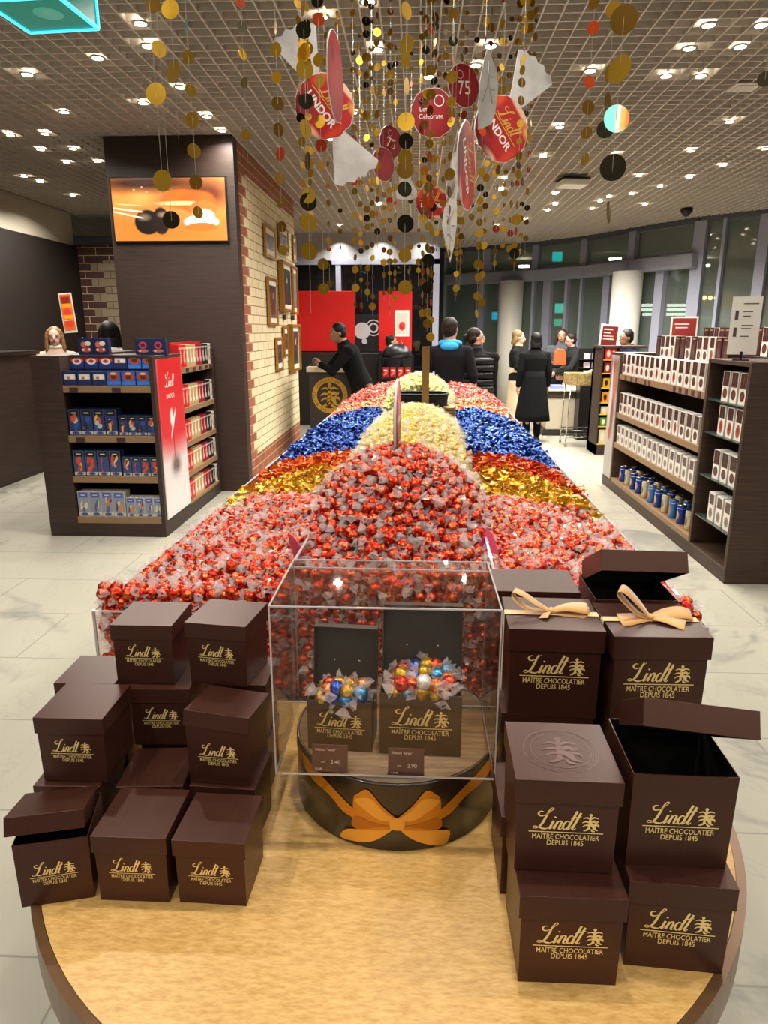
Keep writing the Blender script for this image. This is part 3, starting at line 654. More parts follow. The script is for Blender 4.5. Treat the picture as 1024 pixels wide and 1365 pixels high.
m.build('glowing_edge', ED, t)
M().tube([(wdt/2, dd/2, .12), (wdt/2, dd/2, ZC-zb)], .006).build('hanger', STEEL, t)
annm = M(); annm.lathe([(.05, -.002), (.05, 0)], 20, (wdt*.6, dd*.55, 0)); annm.build('arrow_disc', mat('teal_pale', '#58a890', .4, emit='#58a890', es=.3), t)

# projector box and security camera on the ceiling
q = at_z(763, 242, 3.46); t = empty('ceiling_projector', (q.x, q.y, 3.40), R(10), 'small white projector box hanging from the ceiling right of the decorations', 'projector')
M().box(-.16, .16, -.14, .14, 0, .07).build('case', PAPER, t, bevel=.012); M().box(-.17, .17, -.15, .15, .075, .09).build('mount', BLACKM, t); M().tube([(0, 0, .09), (0, 0, ZC-3.40)], .012).build('hanger', BLACKM, t)
q = at_z(915, 284, 3.45); t = empty('security_camera', (q.x, q.y, 3.44), 0, 'small dark dome camera on the ceiling near the glazed front', 'camera')
M().lathe([(.09, .08), (.09, .03), (.06, .0), (.04, -.03), (0.005, -.045)], 20).build('dome', BLACKM, t)
q = at_z(992, 115, ZC); t = empty('ceiling_vent', (q.x, q.y, ZC-.012), 0, 'square pale vent plate in the grid ceiling at upper right', 'vent')
M().box(-.1, .1, -.1, .1, 0, .01).build('plate', PAPER, t, bevel=.003); M().box(-.07, .07, -.07, .07, -.004, 0).build('grille', WHITEP, t)
# ================================================================ SHELF UNITS AND PRODUCTS
def product_mesh(name, w, d, h, side, front, bevel=True):
    """a carton: mi 0 sides, mi 1 printed front (-y)"""
    m = M(); e = min(w, d, h)*.03
    m.box(-w/2, w/2, -d/2, d/2, 0, h, 0)
    m.add([(-w/2+e, -d/2-.0006, e), (w/2-e, -d/2-.0006, e), (w/2-e, -d/2-.0006, h-e), (-w/2+e, -d/2-.0006, h-e)], [(0, 1, 2, 3)], 1)
    # lid flap crease and back seam
    m.box(-w/2-.0005, w/2+.0005, -d/2-.0003, d/2+.0005, h*.985, h*.99, 0)
    return m.mesh(name, [side, front])
def place(me, name, loc, rz, label, cat, group, lean=0):
    o = bpy.data.objects.new(name, me); C.objects.link(o); o.location = loc; o.rotation_euler = (lean, 0, rz)
    return tag(o, label, cat, group)

# ---- left unit
LX0, LX1, LY0, LY1, LH = -3.10, -2.10, 5.58, 7.26, 1.50
t = empty('shelf_unit', ((LX0+LX1)/2, (LY0+LY1)/2, 0), 0, 'dark veneer double sided shelf unit with a red poster at left', 'shelf unit')
o0 = Vector(((LX0+LX1)/2, (LY0+LY1)/2, 0))
LY1 = 7.30
def lb(m, x0, x1, y0, y1, z0, z1, mi=0): m.box(x0-o0.x, x1-o0.x, y0-o0.y, y1-o0.y, z0, z1, mi)
m = M()
rx0, rx1 = -2.855, -2.135
lb(m, LX0, rx0, LY0, LY1, .0, LH); lb(m, rx0, LX1, LY0, LY1, 0, .115); lb(m, rx1, LX1, LY0, 6.27, .115, LH)
lb(m, rx0, -2.5, 6.0, LY1, .115, LH-.02); lb(m, -2.5, LX1, LY1-.05, LY1, .115, LH+.02)
m.build('carcass', VENEER, t, bevel=.003)
m = M(); lb(m, rx0+.001, rx1-.001, 5.99, 5.998, .115, LH-.1); lb(m, -2.5, -2.49, 6.28, LY1-.05, .115, LH); m.build('back_lining', INSIDE, t)
for z in (1.265, .86, .52, .17):
    m = M(); lb(m, rx0, rx1, LY0+.004, 5.99, z-.055, z); m.build('shelf', SHELFWOOD, t, bevel=.002)
for z in (1.37, 1.01, .70, .42, .14):
    m = M(); lb(m, -2.49, LX1-.004, 6.27, LY1-.05, z-.05, z); m.build('shelf', SHELFWOOD, t, bevel=.002)
m = M(); lb(m, LX1, LX1+.008, LY0+.05, 6.24, .14, 1.47)
RP = print_mat('lindor_poster', '#d4c8c4', [('r', .5, .80, .6, .36, '#c4121a', .25), ('o', .5, .62, .6, .2, '#c9202a', .5), ('o', .45, .63, .06, .05, '#f1d7cf', .3, 20), ('o', .5, .59, .14, .018, '#f4e2da', .3, 35), ('r', .47, .45, .015, .10, '#9a2018', .4), ('o', .5, .31, .18, .07, '#6e5450', .5), ('r', .5, .12, .5, .12, '#d9cdc9', .5)], axes=('Y', 'Z'), emit=.12)
pst = m.build('poster', RP, t)
tm = M(); w2 = text_m('LINDOR', .20); tm.merge(w2); ww = M(); script_word(ww)
tm.add([((v.x-1.03)*.11, 0, v.y*.11+.075) for v in ww.v], ww.f)
tm.build('poster_lettering', mat('poster_ink', '#f4e6d8', .5), t, loc=(LX1+.010-o0.x, 5.905-o0.y, 1.16), rot=(0, 0, PI/2))
m = M()
for (x, z) in ((-2.80, 1.24), (-2.45, 1.24), (-2.79, .835), (-2.45, .835)): lb(m, x, x+.07, LY0-.002, LY0+.003, z-.03, z+.01)
for y in (6.4, 6.6, 6.8, 7.0, 7.15): lb(m, LX1-.003, LX1+.002, y, y+.07, 1.328, 1.362)
m.build('price_label', mat('price_label', '#3a2426', .5), t)
WS = mat('carton_white', '#e2dcd2', .5); NAVY = mat('carton_navy', '#1b2850', .4); REDC = mat('carton_red', '#b01818', .4)
def assorted(k, pal):
    rr = random.Random(k*13+5)
    bl = [('r', .5, .86, .38, .10, pal[0], .03), ('r', .5, .86, .2, .02, '#d8c890', .2)]
    for _ in range(5): bl.append(('o', rr.uniform(.25, .75), rr.uniform(.25, .7), rr.uniform(.12, .25), rr.uniform(.06, .13), rr.choice(pal[1:]), .12, rr.uniform(0, 90)))
    bl.append(('r', .5, .10, .5, .06, pal[-1], .05)); bl.append(('o', .5, .1, .3, .06, '#3a4a80', .2))
    return bl
PRN = {}
for k in range(4):
    PRN['navy%d' % k] = print_mat('print_navy%d' % k, '#26345e', assorted(k, ('#0e0e14', '#c7502a', '#2a4f9a', '#e0a03a', '#1c2440', '#b8b4a8')), rough=.35)
    PRN['mix%d' % k] = print_mat('print_mix%d' % k, '#39486e', assorted(k+9, ('#101018', '#d04a28', '#e4ae3c', '#c83a2c', '#26408a', '#c8bfa6')), rough=.35)
    PRN['sky%d' % k] = print_mat('print_sky%d' % k, '#8a8c9c', assorted(k+20, ('#3656b4', '#d87a3c', '#5a5a78', '#b8b8c0', '#3a4468', '#cfc6a8')), rough=.35)
tall = {k: product_mesh('carton_'+k, .096, .05, .215, WS if k[0] == 's' else NAVY, PRN[k]) for k in PRN}
short = {k: product_mesh('carton_s_'+k, .09, .05, .165, WS if k[0] == 's' else NAVY, PRN[k]) for k in PRN}
for z, pal, rn in ((.86, 'navy', 'second'), (.52, 'mix', 'third'), (.17, 'sky', 'bottom')):
    cname = {'navy': 'navy and orange', 'mix': 'navy, red and yellow', 'sky': 'pale blue topped'}[pal]
    for k in range(4):
        x = rx0+.06+k*.101
        place(tall[pal+str(k)], 'chocolate_carton', (x, LY0+.045, z), 0, '%s tall %s carton from left, %s front shelf, left unit' % (ordn(k), cname, rn), 'carton', 'tall cartons on the %s front shelf' % rn)
        place(tall[pal+str((k+1) % 4)], 'chocolate_carton', (x+.004, LY0+.11, z), 0, '%s tall %s carton from left, back row, %s front shelf' % (ordn(k), cname, rn), 'carton', 'back row cartons on the %s front shelf' % rn)
        x = rx0+.462+k*.078
        o = place(short[pal+str(3-k)], 'chocolate_carton', (x, LY0+.045, z), 0, '%s short %s carton from left, %s front shelf, left unit' % (ordn(k), cname, rn), 'carton', 'short cartons on the %s front shelf' % rn)
        o.scale = (.83, 1, 1)
        o = place(short[pal+str(k)], 'chocolate_carton', (x+.003, LY0+.11, z), 0, '%s short %s carton from left, back row, %s front shelf' % (ordn(k), cname, rn), 'carton', 'short back row cartons on the %s front shelf' % rn)
        o.scale = (.83, 1, 1)
# praline boxes in the top tray: two steps
PB = {'red': print_mat('praline_red', '#1c2e6c', [('r', .5, .80, .5, .24, '#c63a28', .1), ('o', .5, .55, .32, .22, '#e8e0d6', .15), ('o', .5, .55, .2, .13, '#b03024', .3)]),
      'white': print_mat('praline_white', '#1a2858', [('r', .5, .62, .38, .18, '#ded8cc', .08), ('o', .4, .55, .12, .12, '#c06a4a', .3), ('o', .62, .6, .1, .12, '#e8e4da', .3)]),
      'amber': print_mat('praline_amber', '#2a5ab0', [('o', .5, .65, .38, .32, '#a84a24', .12), ('o', .5, .6, .22, .16, '#5a2414', .3), ('r', .5, .18, .5, .12, '#3a78cc', .3), ('o', .5, .85, .2, .08, '#e0c090', .3)])}
PBm = {k: product_mesh('praline_'+k, .115, .07, .112, NAVY, v) for k, v in PB.items()}
m = M(); lb(m, rx0+.002, rx1-.002, 5.74, 5.99, 1.266, 1.385); m.build('tray_step', NAVY, t)
for k in range(6):
    kk = ('white', 'white', 'white', 'amber', 'amber', 'amber')[k]; x = rx0+.06+k*.120
    place(PBm[kk], 'praline_box', (x, LY0+.055, 1.266), 0, '%s blue praline box from the left in the lower row of the top tray' % ordn(k), 'praline box', 'lower row praline boxes')
    kk = ('red', 'red', 'red', 'white', 'amber', 'amber')[k]
    place(PBm[kk], 'praline_box', (x, LY0+.20, 1.387), 0, '%s praline box from the left in the upper row of the top tray' % ordn(k), 'praline box', 'upper row praline boxes', -.1)
BTM = product_mesh('praline_big', .135, .05, .135, NAVY, print_mat('praline_round', '#15224c', [('o', .35, .62, .17, .17, '#c86a50', .12), ('o', .62, .68, .18, .14, '#e2d6c6', .12), ('o', .5, .30, .3, .14, '#b8443a', .15), ('o', .3, .3, .08, .08, '#e8c8a0', .2), ('o', .68, .32, .08, .08, '#e8c8a0', .2)]))
BTM2 = product_mesh('praline_big2', .13, .05, .13, NAVY, print_mat('praline_heart', '#15224c', [('o', .5, .6, .25, .22, '#c03a34', .12), ('o', .5, .6, .14, .12, '#1a2a5a', .2), ('o', .5, .25, .34, .10, '#a86a5c', .2), ('o', .3, .25, .07, .07, '#e8b8a0', .2)]))
for k, (px, me) in enumerate(((118, BTM), (137, BTM), (193, BTM2), (213, BTM2))):
    q = at_y(px, 474, 5.9)
    place(me, 'praline_box', (q.x, 5.9, LH), 0, ('left of the two truffle print boxes standing on the left unit top', 'right of the two truffle print boxes standing on the left unit top', 'left of the two heart print boxes standing on the left unit top', 'right of the two heart print boxes standing on the left unit top')[k], 'praline box', 'praline boxes standing on the left unit')
m = M(); lb(m, rx0, -2.13, 5.75, 6.0, LH-.02, LH); m.build('top_panel', VENEER, t)
# side shelves: rows of small cartons facing the display
SP = [('red', '#c01a18', '#e8a090'), ('red', '#b81616', '#e8a090'), ('beige', '#b8986a', '#e8dcc0'), ('beige', '#b08c60', '#e8dcc0'), ('beige', '#b8986a', '#efe4c8'), ('crimson', '#8a1420', '#d89a98'), ('crimson', '#7c1220', '#d89a98'), ('black', '#1a1618', '#b8b0a8'), ('black', '#151214', '#b8b0a8'), ('white', '#ddd6c8', '#b09a80')]
SM = {}
for nm, c1, c2 in SP:
    if nm in SM: continue
    SM[nm] = product_mesh('slim_'+nm, .105, .06, .20, mat('slim_side_'+nm, c1, .4), print_mat('slim_print_'+nm, c1, [('o', .45, .48, .16, .3, c2, .25, -20), ('o', .6, .3, .2, .12, c2, .3), ('r', .5, .85, .4, .04, c2, .3)]))
for zi, z in enumerate((1.37, 1.01, .70, .42, .14)):
    hgt = ('top', 'second', 'third', 'fourth', 'lowest')[zi]
    for k, (nm, c1, c2) in enumerate(SP):
        y = 6.33+k*.0985
        o = place(SM[nm], 'slim_carton', (LX1-.05, y, z), PI/2, '%s carton, %s from the near end, %s side shelf, left unit' % (nm, ordn(k), hgt), 'carton', 'slim cartons on the %s side shelf' % hgt)
        if zi >= 2: o.scale = (1, 1, .92)
t2 = M().box(-.02, 0, -.44, .44, 0, .22).build('carton_sleeve', REDC, loc=(LX1-.11, 6.80, 1.371)); tag(t2, 'long red carton sleeve behind the top side row of slim cartons', 'carton')

# ---- right unit
RX0, RX1, RY0, RYM, RYP, RY1, RH = 2.14, 3.25, 4.65, 5.32, 7.60, 7.95, 1.50
o0 = Vector((2.7, 6.3, 0))
t = empty('shelf_unit', o0, 0, 'long dark veneer shelf unit with white truffle cartons at right', 'shelf unit')
m = M()
lb(m, RX0, RX1, RY0, RY1, 0, .10); lb(m, 2.60, RX1, RYM+.05, RY1, .10, RH-.26); lb(m, RX0, 2.60, RYP, RY1, .10, RH-.03)
lb(m, RX0, 2.60, RYM-.02, RYM+.02, .10, RH); lb(m, 2.60, RX1, RYM-.02, RYM+.05, .10, RH)
lb(m, RX0, RX1, RY0, RYM, RH-.03, RH)
lb(m, 2.44, RX1, RY0+.05, RYM, .10, RH-.03)
lb(m, RX0, 2.40, RY0, RY0+.04, .10, RH-.03); lb(m, 2.40, RX1, RY0, RY0+.05, .70, RH-.03); lb(m, 2.40, RX1, RY0, RY0+.05, .10, .30)
m.build('carcass', VENEER2, t, bevel=.003)
m = M(); lb(m, 2.43, 2.44, RY0+.04, RYM-.02, .10, RH-.03); lb(m, 2.59, 2.60, RYM+.02, RYP, .10, RH-.26); m.build('back_lining', INSIDE, t)
for z in (1.255, .85, .53, .14):
    m = M(); lb(m, RX0+.004, 2.60, RYM+.02, RYP, z-.055, z); m.build('shelf', SHELFWOOD, t, bevel=.002)
GZ = [at_x(975, 533, 2.28).z, at_x(972, 578, 2.28).z, at_x(967, 636, 2.28).z, at_x(965, 694, 2.28).z]
for z in GZ:
    m = M(); lb(m, RX0+.01, 2.43, RY0+.04, RYM-.02, z-.008, z); m.build('glass_shelf', clear_material('shelf_glass', '#b8c4bc', .1, body=.1, bodycol='#8fa39a'), t)
m = M(); lb(m, RX0-.008, RX0, RYP+.03, RY1-.03, .12, 1.44)
m.build('poster', print_mat('truffle_poster', '#b9aca6', [('r', .5, .85, .5, .12, '#6a4a3a', .3), ('o', .3, .75, .2, .2, '#b87a5a', .4), ('o', .7, .7, .15, .25, '#dcd2d0', .4), ('o', .4, .5, .2, .15, '#8a5a48', .4), ('o', .55, .36, .14, .05, '#b03a34', .3), ('r', .5, .12, .5, .14, '#a9a09a', .3)], axes=('Y', 'Z')), t)
m = M()
for y in (7.35, 7.15, 7.0, 6.72, 6.60, 5.95, 5.82, 5.68, 5.55, 5.42): lb(m, RX0+.001, RX0+.006, y, y+.055, 1.205, 1.248)
m.build('price_label', mat('price_label2', '#4a2c34', .5), t)
BR = '#3b1c16'
CW = {'round': print_mat('truffle_round', '#e8e1d6', [('r', .5, .75, .44, .24, BR, .02), ('o', .5, .27, .34, .17, '#4a251c', .08), ('o', .5, .28, .2, .1, '#6b3a2a', .2), ('r', .5, .52, .24, .02, '#8a4a3a', .2), ('r', .5, .80, .06, .12, '#6b4634', .3)]),
      'amber': print_mat('truffle_amber', '#e8e1d6', [('r', .5, .78, .40, .20, BR, .02), ('o', .5, .3, .3, .22, '#a8502e', .1), ('o', .5, .32, .16, .12, '#7a3020', .3)]),
      'dark': print_mat('truffle_dark', BR, [('o', .5, .45, .2, .28, '#5c3428', .4), ('r', .5, .9, .3, .02, '#a88a70', .3)]),
      'pale': print_mat('truffle_pale', '#e2dbd0', [('r', .5, .76, .36, .18, '#5a4038', .03), ('o', .5, .28, .3, .18, '#8f7c70', .12), ('o', .5, .28, .16, .1, '#6f5a4e', .3)])}
CM = {k: product_mesh('truffle_carton_'+k, .105, .09, .21, WS if k != 'dark' else mat('carton_brown', BR, .4), v) for k, v in CW.items()}
def rrow(z, ys, seq, x, shelf, sc=1, lab='white and brown truffle carton'):
    for k, y in enumerate(ys):
        kk = seq[k % len(seq)]
        o = place(CM[kk], 'truffle_carton', (x, y, z), -PI/2, '%s, %s from far end, %s at right' % ({'dark': 'dark brown truffle carton', 'amber': 'white carton with amber print', 'pale': 'pale printed truffle carton', 'round': 'white carton with round truffle print'}[kk], ordn(k), shelf), 'carton', 'truffle cartons on the '+shelf)
        o.scale = (1, 1, sc)
N = 15
ys = [7.50-k*.145 for k in range(N)]
rrow(1.256, ys, ('round', 'round', 'amber', 'round', 'round', 'round', 'round', 'amber'), 2.20, 'top shelf', .98)
rrow(.851, ys, ('round', 'round', 'amber', 'round', 'round', 'round', 'round', 'round', 'amber'), 2.20, 'second shelf')
rrow(.531, ys, ('pale', 'pale', 'pale', 'pale'), 2.20, 'third shelf', .92)
# stepped risers and boxes above
m = M(); lb(m, 2.30, 2.62, RYM+.25, 7.3, 1.20, 1.44); lb(m, 2.62, 3.2, RYM-.3, 7.2, 1.24, 1.50); m.build('riser', mat('riser_dark', '#2b1a15', .5), t)
rrow(1.441, [7.12-k*.128 for k in range(13)], ('dark', 'round', 'round', 'amber', 'dark', 'dark', 'round'), 2.40, 'middle step on top', .98)
rrow(1.501, [6.80-k*.115 for k in range(13)], ('dark', 'dark', 'round', 'dark'), 2.72, 'back step on top', 1.05)
rrow(1.501, [6.30-k*.111 for k in range(16)], ('dark',), 3.0, 'rearmost row on top', .9)
# near bay, glass shelves
for zi, z in enumerate(GZ):
    kk = ('dark', 'amber', 'round', 'pale')[zi]
    for k in range(3):
        o = place(CM['round' if (zi == 0) else kk], 'truffle_carton', (2.22, 5.22-.14-k*.135, z+.001), -PI/2, '%s truffle carton, %s glass shelf, %s from the far end' % (('white and brown', 'amber printed', 'round printed', 'pale')[zi], ORD[zi], ordn(k)), 'carton', 'cartons on the glass shelves')
# tins along the bottom shelf
CAN = {'blue': ('#1d3f9c', '#c8a878'), 'cream': ('#cdbf9c', '#7a6a4c'), 'skyblue': ('#3f7ec8', '#b88a64')}
CANM = {}
for k, (a, b_) in CAN.items():
    m = M().lathe([(.034, 0), (.037, .004), (.037, .150), (.034, .156)], 20, mi=0).lathe([(.0345, .156), (.0345, .163), (.030, .165), (.030, .160)], 20, mi=1, cap=True)
    CANM[k] = m.mesh('drink_tin_'+k, [print_mat('tin_print_'+k, a, [('o', .5, .45, .3, .24, b_, .15), ('r', .5, .8, .5, .02, '#d8d0c0', .2)], axes=('Y', 'Z'), rough=.25, metal=.3), STEEL])
seq = ['blue', 'cream', 'blue', 'blue', 'cream', 'skyblue', 'blue', 'cream', 'skyblue', 'blue', 'cream']
for k, cc in enumerate(seq):
    place(CANM[cc], 'drink_tin', (2.21, 7.40-k*.188, .141), 0, '%s tin, front row of the bottom right shelf, %s from far end' % (cc.replace('skyblue', 'sky blue'), ordn(k)), 'tin', 'tins on the bottom right shelf')
    place(CANM[cc], 'drink_tin', (2.31, 7.36-k*.188, .141), 0, '%s tin, back row of the bottom right shelf, %s from far end' % (cc.replace('skyblue', 'sky blue'), ordn(k)), 'tin', 'back row tins on the bottom right shelf')
place(product_mesh('pouch', .12, .05, .2, WS, print_mat('pouch_print', '#cfc4bc', [('r', .5, .9, .5, .08, '#c89a3a', .1), ('o', .5, .45, .3, .2, '#8a5a50', .3)])), 'chocolate_pouch', (2.50, 4.665, .302), 0, 'pale pouch in the low niche at the end of the right unit', 'pouch', None)
# white information sheet on the near bay
a = at_y(989, 464, 4.95); t = empty('information_stand', (a.x, 4.95, RH), R(-24), 'tall white information sheet on a clip on top of the right unit', 'sign')
hh = at_y(989, 395, 4.95).z-RH
M().box(-.09, .09, -.003, .003, .04, hh).build('sheet', PAPER, t)
m = M()
for z, w_ in ((hh-.10, .06), (hh-.13, .05), (hh-.19, .07), (hh-.21, .06), (hh-.26, .05), (hh-.05, .09)): m.box(-.02, -.02+w_, -.0045, -.004, z, z+.006)
m.box(-.065, -.045, -.0045, -.004, hh-.15, hh-.09); m.box(-.065, -.045, -.0045, -.004, hh-.26, hh-.20); m.build('printed_lines', mat('ink_brown', '#4a3f38', .6), t)
M().box(-.05, .05, -.03, .03, 0, .008).box(-.008, .008, -.008, .008, .008, .06).build('clip_base', BLACKM, t)
# small red sign behind the stacked boxes
a = at_y(909, 436, 7.0); t = empty('counter_sign', (a.x+.02, 7.0, 1.55), R(-18), 'small red sign with white frame behind the stacked truffle cartons', 'sign')
zz = at_y(909, 422, 7.0).z-1.55
M().box(-.12, .12, 0, .01, zz-.3, zz).build('frame', PAPER, t, bevel=.003); M().box(-.105, .105, -.003, 0, zz-.285, zz-.015).build('panel', print_mat('sign_red', '#8c2a24', [('r', .4, .8, .3, .02, '#e8d8d0', .1), ('r', .4, .68, .25, .02, '#e8d8d0', .1)]), t)
M().tube([(0, .005, -.05), (0, .005, zz-.3)], .006).build('pole', STEEL, t)
a = at_y(890, 433, 7.4); o = M().lathe([(.02, 0), (.045, .05), (.035, .10), (.006, .13)], 8).tube([(0, 0, .12), (.015, 0, .19)], [.006, .03], 6).build('wrapped_egg', print_mat('egg_print', '#2a7ad0', [('r', .5, .25, .5, .25, '#e8c04a', .2)]), loc=(a.x, 7.15, 1.441)); o.location = (2.42, 7.24, 1.441)
tag(o, 'blue and yellow wrapped egg standing at the far end of the stepped cartons', 'sweet')

# ---- cash desk area
DY = 11.7; x0 = at_y(728, 560, DY).x; x1 = at_y(812, 560, DY).x; zt = at_y(760, 519, DY).z
t = empty('cash_desk', ((x0+x1)/2, DY, 0), 0, 'cream fronted cash desk with dark plinth and wrapping counter', 'desk')
w_ = (x1-x0)/2
M().box(-w_-.05, w_+.1, -.03, .6, 0, .10).build('plinth', mat('plinth_dark', '#241c18', .5), t)
M().box(-w_, w_, 0, .58, .10, zt-.14).build('front_panel', mat('desk_cream', '#bfb39c', .5), t, bevel=.004)
M().box(-w_-.02, w_+.02, -.01, .6, zt-.14, zt-.03).build('upper_band', mat('desk_brown', '#3a2a20', .5), t); M().box(-w_-.04, w_+.04, -.04, .62, zt-.03, zt).build('desktop', mat('desk_top', '#c9bca6', .35), t, bevel=.004)
for nm, px, cc, sz, lb_ in (('wrapping_pad', 742, '#6b78b8', (.10, .08, .05), 'blue wrapping pad on the left of the cash desk'), ('paper_stack', 758, '#e4ddd0', (.09, .08, .09), 'white paper stack on the cash desk'), ('paper_stack', 772, '#cfc4ae', (.12, .07, .03), 'cream paper stack on the cash desk right of the taller stack')):
    a = at_y(px, 515, DY+.2); tag(M().box(-sz[0], sz[0], -sz[1], sz[1], 0, sz[2]).box(-sz[0]*.95, sz[0]*.9, -sz[1]*.93, sz[1]*.97, sz[2], sz[2]+.008).build(nm, mat('pad_'+cc[1:], cc, .6), loc=(a.x, DY+.2, zt), bevel=.005), lb_, 'stationery')
# wire trolley with wicker tray
CY = 10.75; x0 = at_y(750, 590, CY).x; x1 = at_y(797, 590, CY).x; cx = (x0+x1)/2; w_ = (x1-x0)/2
t = empty('wire_trolley', (cx, CY, 0), 0, 'chrome wire trolley carrying a tan wicker tray before the cash desk', 'trolley')
zr = .93
m = M()
for sx in (-w_, w_):
    for yy in (-.2, .2): m.tube([(sx, yy, .07), (sx*.9, yy, zr)], .009)
for z, k in ((.14, 1.0), (.24, .98), (zr, .9)):
    m.tube([(-w_*k, -.2, z), (w_*k, -.2, z), (w_*k, .2, z), (-w_*k, .2, z), (-w_*k, -.2, z)], .008, 6)
m.build('frame', STEEL, t)
m = M()
for k in range(9): m.tube([(-w_+(k+.5)*2*w_/9, -.2, .14), (-w_+(k+.5)*2*w_/9, .2, .14)], .004, 5)
m.build('wire_shelf', STEEL, t)
for sx in (-w_, w_):
    for yy in (-.2, .2): M().lathe([(.035, -.012), (.035, .012)], 14).build('wheel', mat('wheel_grey', '#8d8a84', .4), t, loc=(sx, yy, .036), rot=(0, PI/2, 0))
M().tray(w_*2.05, .42, .17, .015, True, 0, zr-.02).build('wicker_tray', mat('wicker_tan', '#b49a62', .7, noise=(60, .1, '#7d6638')), t, bevel=.006)
for k in range(5):
    tag(M().tube([(-.12, 0, 0), (.12, .02, .03)], .008, 6).lathe([(.014, 0), (.014, .02)], 8, (.12, .02, .02)).build('paper_roll', mat('roll_paper', '#d8ccb0', .6), loc=(cx+.05+.03*k, CY-.1+.05*k, zr+.16+.01*k), rot=(0, -.15, .2*k)), 'cream paper roll lying in the wicker tray, %s from the front' % ordn(k), 'paper roll', 'paper rolls in the wicker tray')
# tower with coloured packets left of the right unit's far end
TY = 9.85; x0 = at_y(796, 560, TY).x; x1 = at_y(820, 560, TY).x; zt = at_y(800, 461, TY).z
t = empty('packet_tower', ((x0+x1)/2, TY, 0), 0, 'narrow dark tower of coloured packets behind the right unit', 'display stand')
w_ = (x1-x0)/2
M().box(-w_, -w_+.02, 0, .5, 0, zt).box(w_-.02, w_, 0, .5, 0, zt).box(-w_, w_, .4, .5, 0, zt).box(-w_, w_, 0, .5, 0, .14).box(-w_-.02, w_+.35, 0, .5, zt-.03, zt).build('carcass', VENEER, t)
PCK = [('red', '#d02a20', 1.31), ('crimson', '#8a1c20', 1.13), ('yellow', '#d8a020', .93), ('orange', '#e08a20', .73), ('cream', '#cfc29a', .57), ('green', '#4a8a30', .40), ('cream', '#c9bc92', .15)]
for k, (nm, cc, z) in enumerate(PCK):
    M().box(-w_+.02, w_-.02, 0, .4, z-.012, z).build('shelf', mat('yellow_shelf', '#c8a23a', .5), t)
    hh = (.16, .14, .13, .14, .10, .12, .20)[k]
    o = product_mesh('tower_'+nm+str(k), .15, .1, hh, mat('tower_side_'+nm, cc, .5), print_mat('tower_print_'+nm, cc, [('o', .3, .5, .15, .3, '#1a1410' if k in (2, 3) else '#f0d8c8', .2), ('o', .75, .5, .12, .25, '#e8d0b0', .3)]))
    place(o, 'sweet_packet', ((x0+x1)/2, TY+.08, z), 0, '%s packet on the %s level of the narrow tower' % (nm, ordn(k)), 'packet', 'packets in the narrow tower')
# dark rack between cash desk and tower
KY = 11.2; x0 = at_y(779, 500, KY).x; x1 = at_y(797, 500, KY).x
t = empty('product_rack', ((x0+x1)/2, KY, 0), 0, 'black stepped product rack between the cash desk and the tower', 'display stand'); w_ = (x1-x0)/2+.05
m = M().box(-w_, w_, .25, .29, 0, 1.42).box(-w_, w_, 0, .29, 0, .9)
m.build('carcass', BLACKM, t)
for k, z in enumerate((1.0, 1.13, 1.26)):
    M().box(-w_, w_, .04, .25, z-.012, z).build('shelf', BLACKM, t)
    for j in range(2):
        cc = ('#8a8496', '#4a6aa8', '#a88a90', '#7a8ab0', '#b8a0a0', '#6a5a70')[k*2+j]
        place(product_mesh('rack_p%d%d' % (k, j), .09, .05, .09, mat('rack_'+cc[1:], cc, .5), mat('rackf_'+cc[1:], cc, .4, noise=(25, .15, '#d8d0d0'))), 'small_packet', ((x0+x1)/2-.06+.12*j, KY+.1, z), 0, '%s packet on the %s shelf of the black stepped rack' % (('left', 'right')[j], ('lowest', 'middle', 'upper')[k]), 'packet', 'packets on the black rack')
# red sign with white frame
a = at_y(801, 458, 10.5); zt = at_y(801, 432, 10.5).z
t = empty('counter_sign', (a.x, 10.5, 0), 0, 'dark red sign with white frame and text lines by the cash desk', 'sign')
M().box(-.135, .135, 0, .012, zt-.36, zt).build('frame', PAPER, t, rot=(0, R(4), 0), bevel=.003); M().box(-.11, .11, -.004, 0, zt-.335, zt-.025).build('panel', print_mat('sign_maroon', '#6e1f1c', [('r', .38, .85, .28, .025, '#d8c4bc', .1), ('r', .33, .70, .22, .025, '#d8c4bc', .1), ('r', .42, .55, .32, .025, '#d8a49c', .1), ('r', .45, .42, .34, .025, '#d8c4bc', .1)]), t, rot=(0, R(4), 0))
M().tube([(0, .02, .01), (0, .02, zt-.3)], .01).lathe([(.07, 0), (.07, .015)], 20, (0, .02, 0)).build('pole', STEEL, t)
# ================================================================ ROUND TABLE, DRUM, CLEAR CASE
TZ = .68; TCX, TCY, TR = -.057, 1.415, .731
YB = 1.772     # table runs back to the bins
def dshape(r):
    a0 = math.asin((YB-TCY)/r); n = 72; out = []
    for k in range(n+1):
        a = PI-a0+(PI+2*a0)*k/n
        out.append((r*math.cos(a), r*math.sin(a)))
    return out
t = empty('round_display_table', (TCX, TCY, 0), 0, 'round ended display table with gold wood top in the foreground', 'table')
top = M(); top.poly(dshape(TR), TZ-.02, TZ, 0, 'XY')
top.build('table_top', grain_mat('gold_wood_top', '#bd8f4a', '#dcb470', scale=(45, 150, 45), rough=.36, bump=.08), t)
m = M(); a = dshape(TR+.001); b = dshape(TR+.018); n = len(a)
m.ring([[Vector((x, y, TZ-.001)) for x, y in a], [Vector((x, y, TZ+.002)) for x, y in b], [Vector((x, y, TZ-.085)) for x, y in b], [Vector((x, y, TZ-.085)) for x, y in a]], 0, False, cap=False)
m.build('table_rim', mat('rim_bronze', '#6f5034', .35, .4), t)
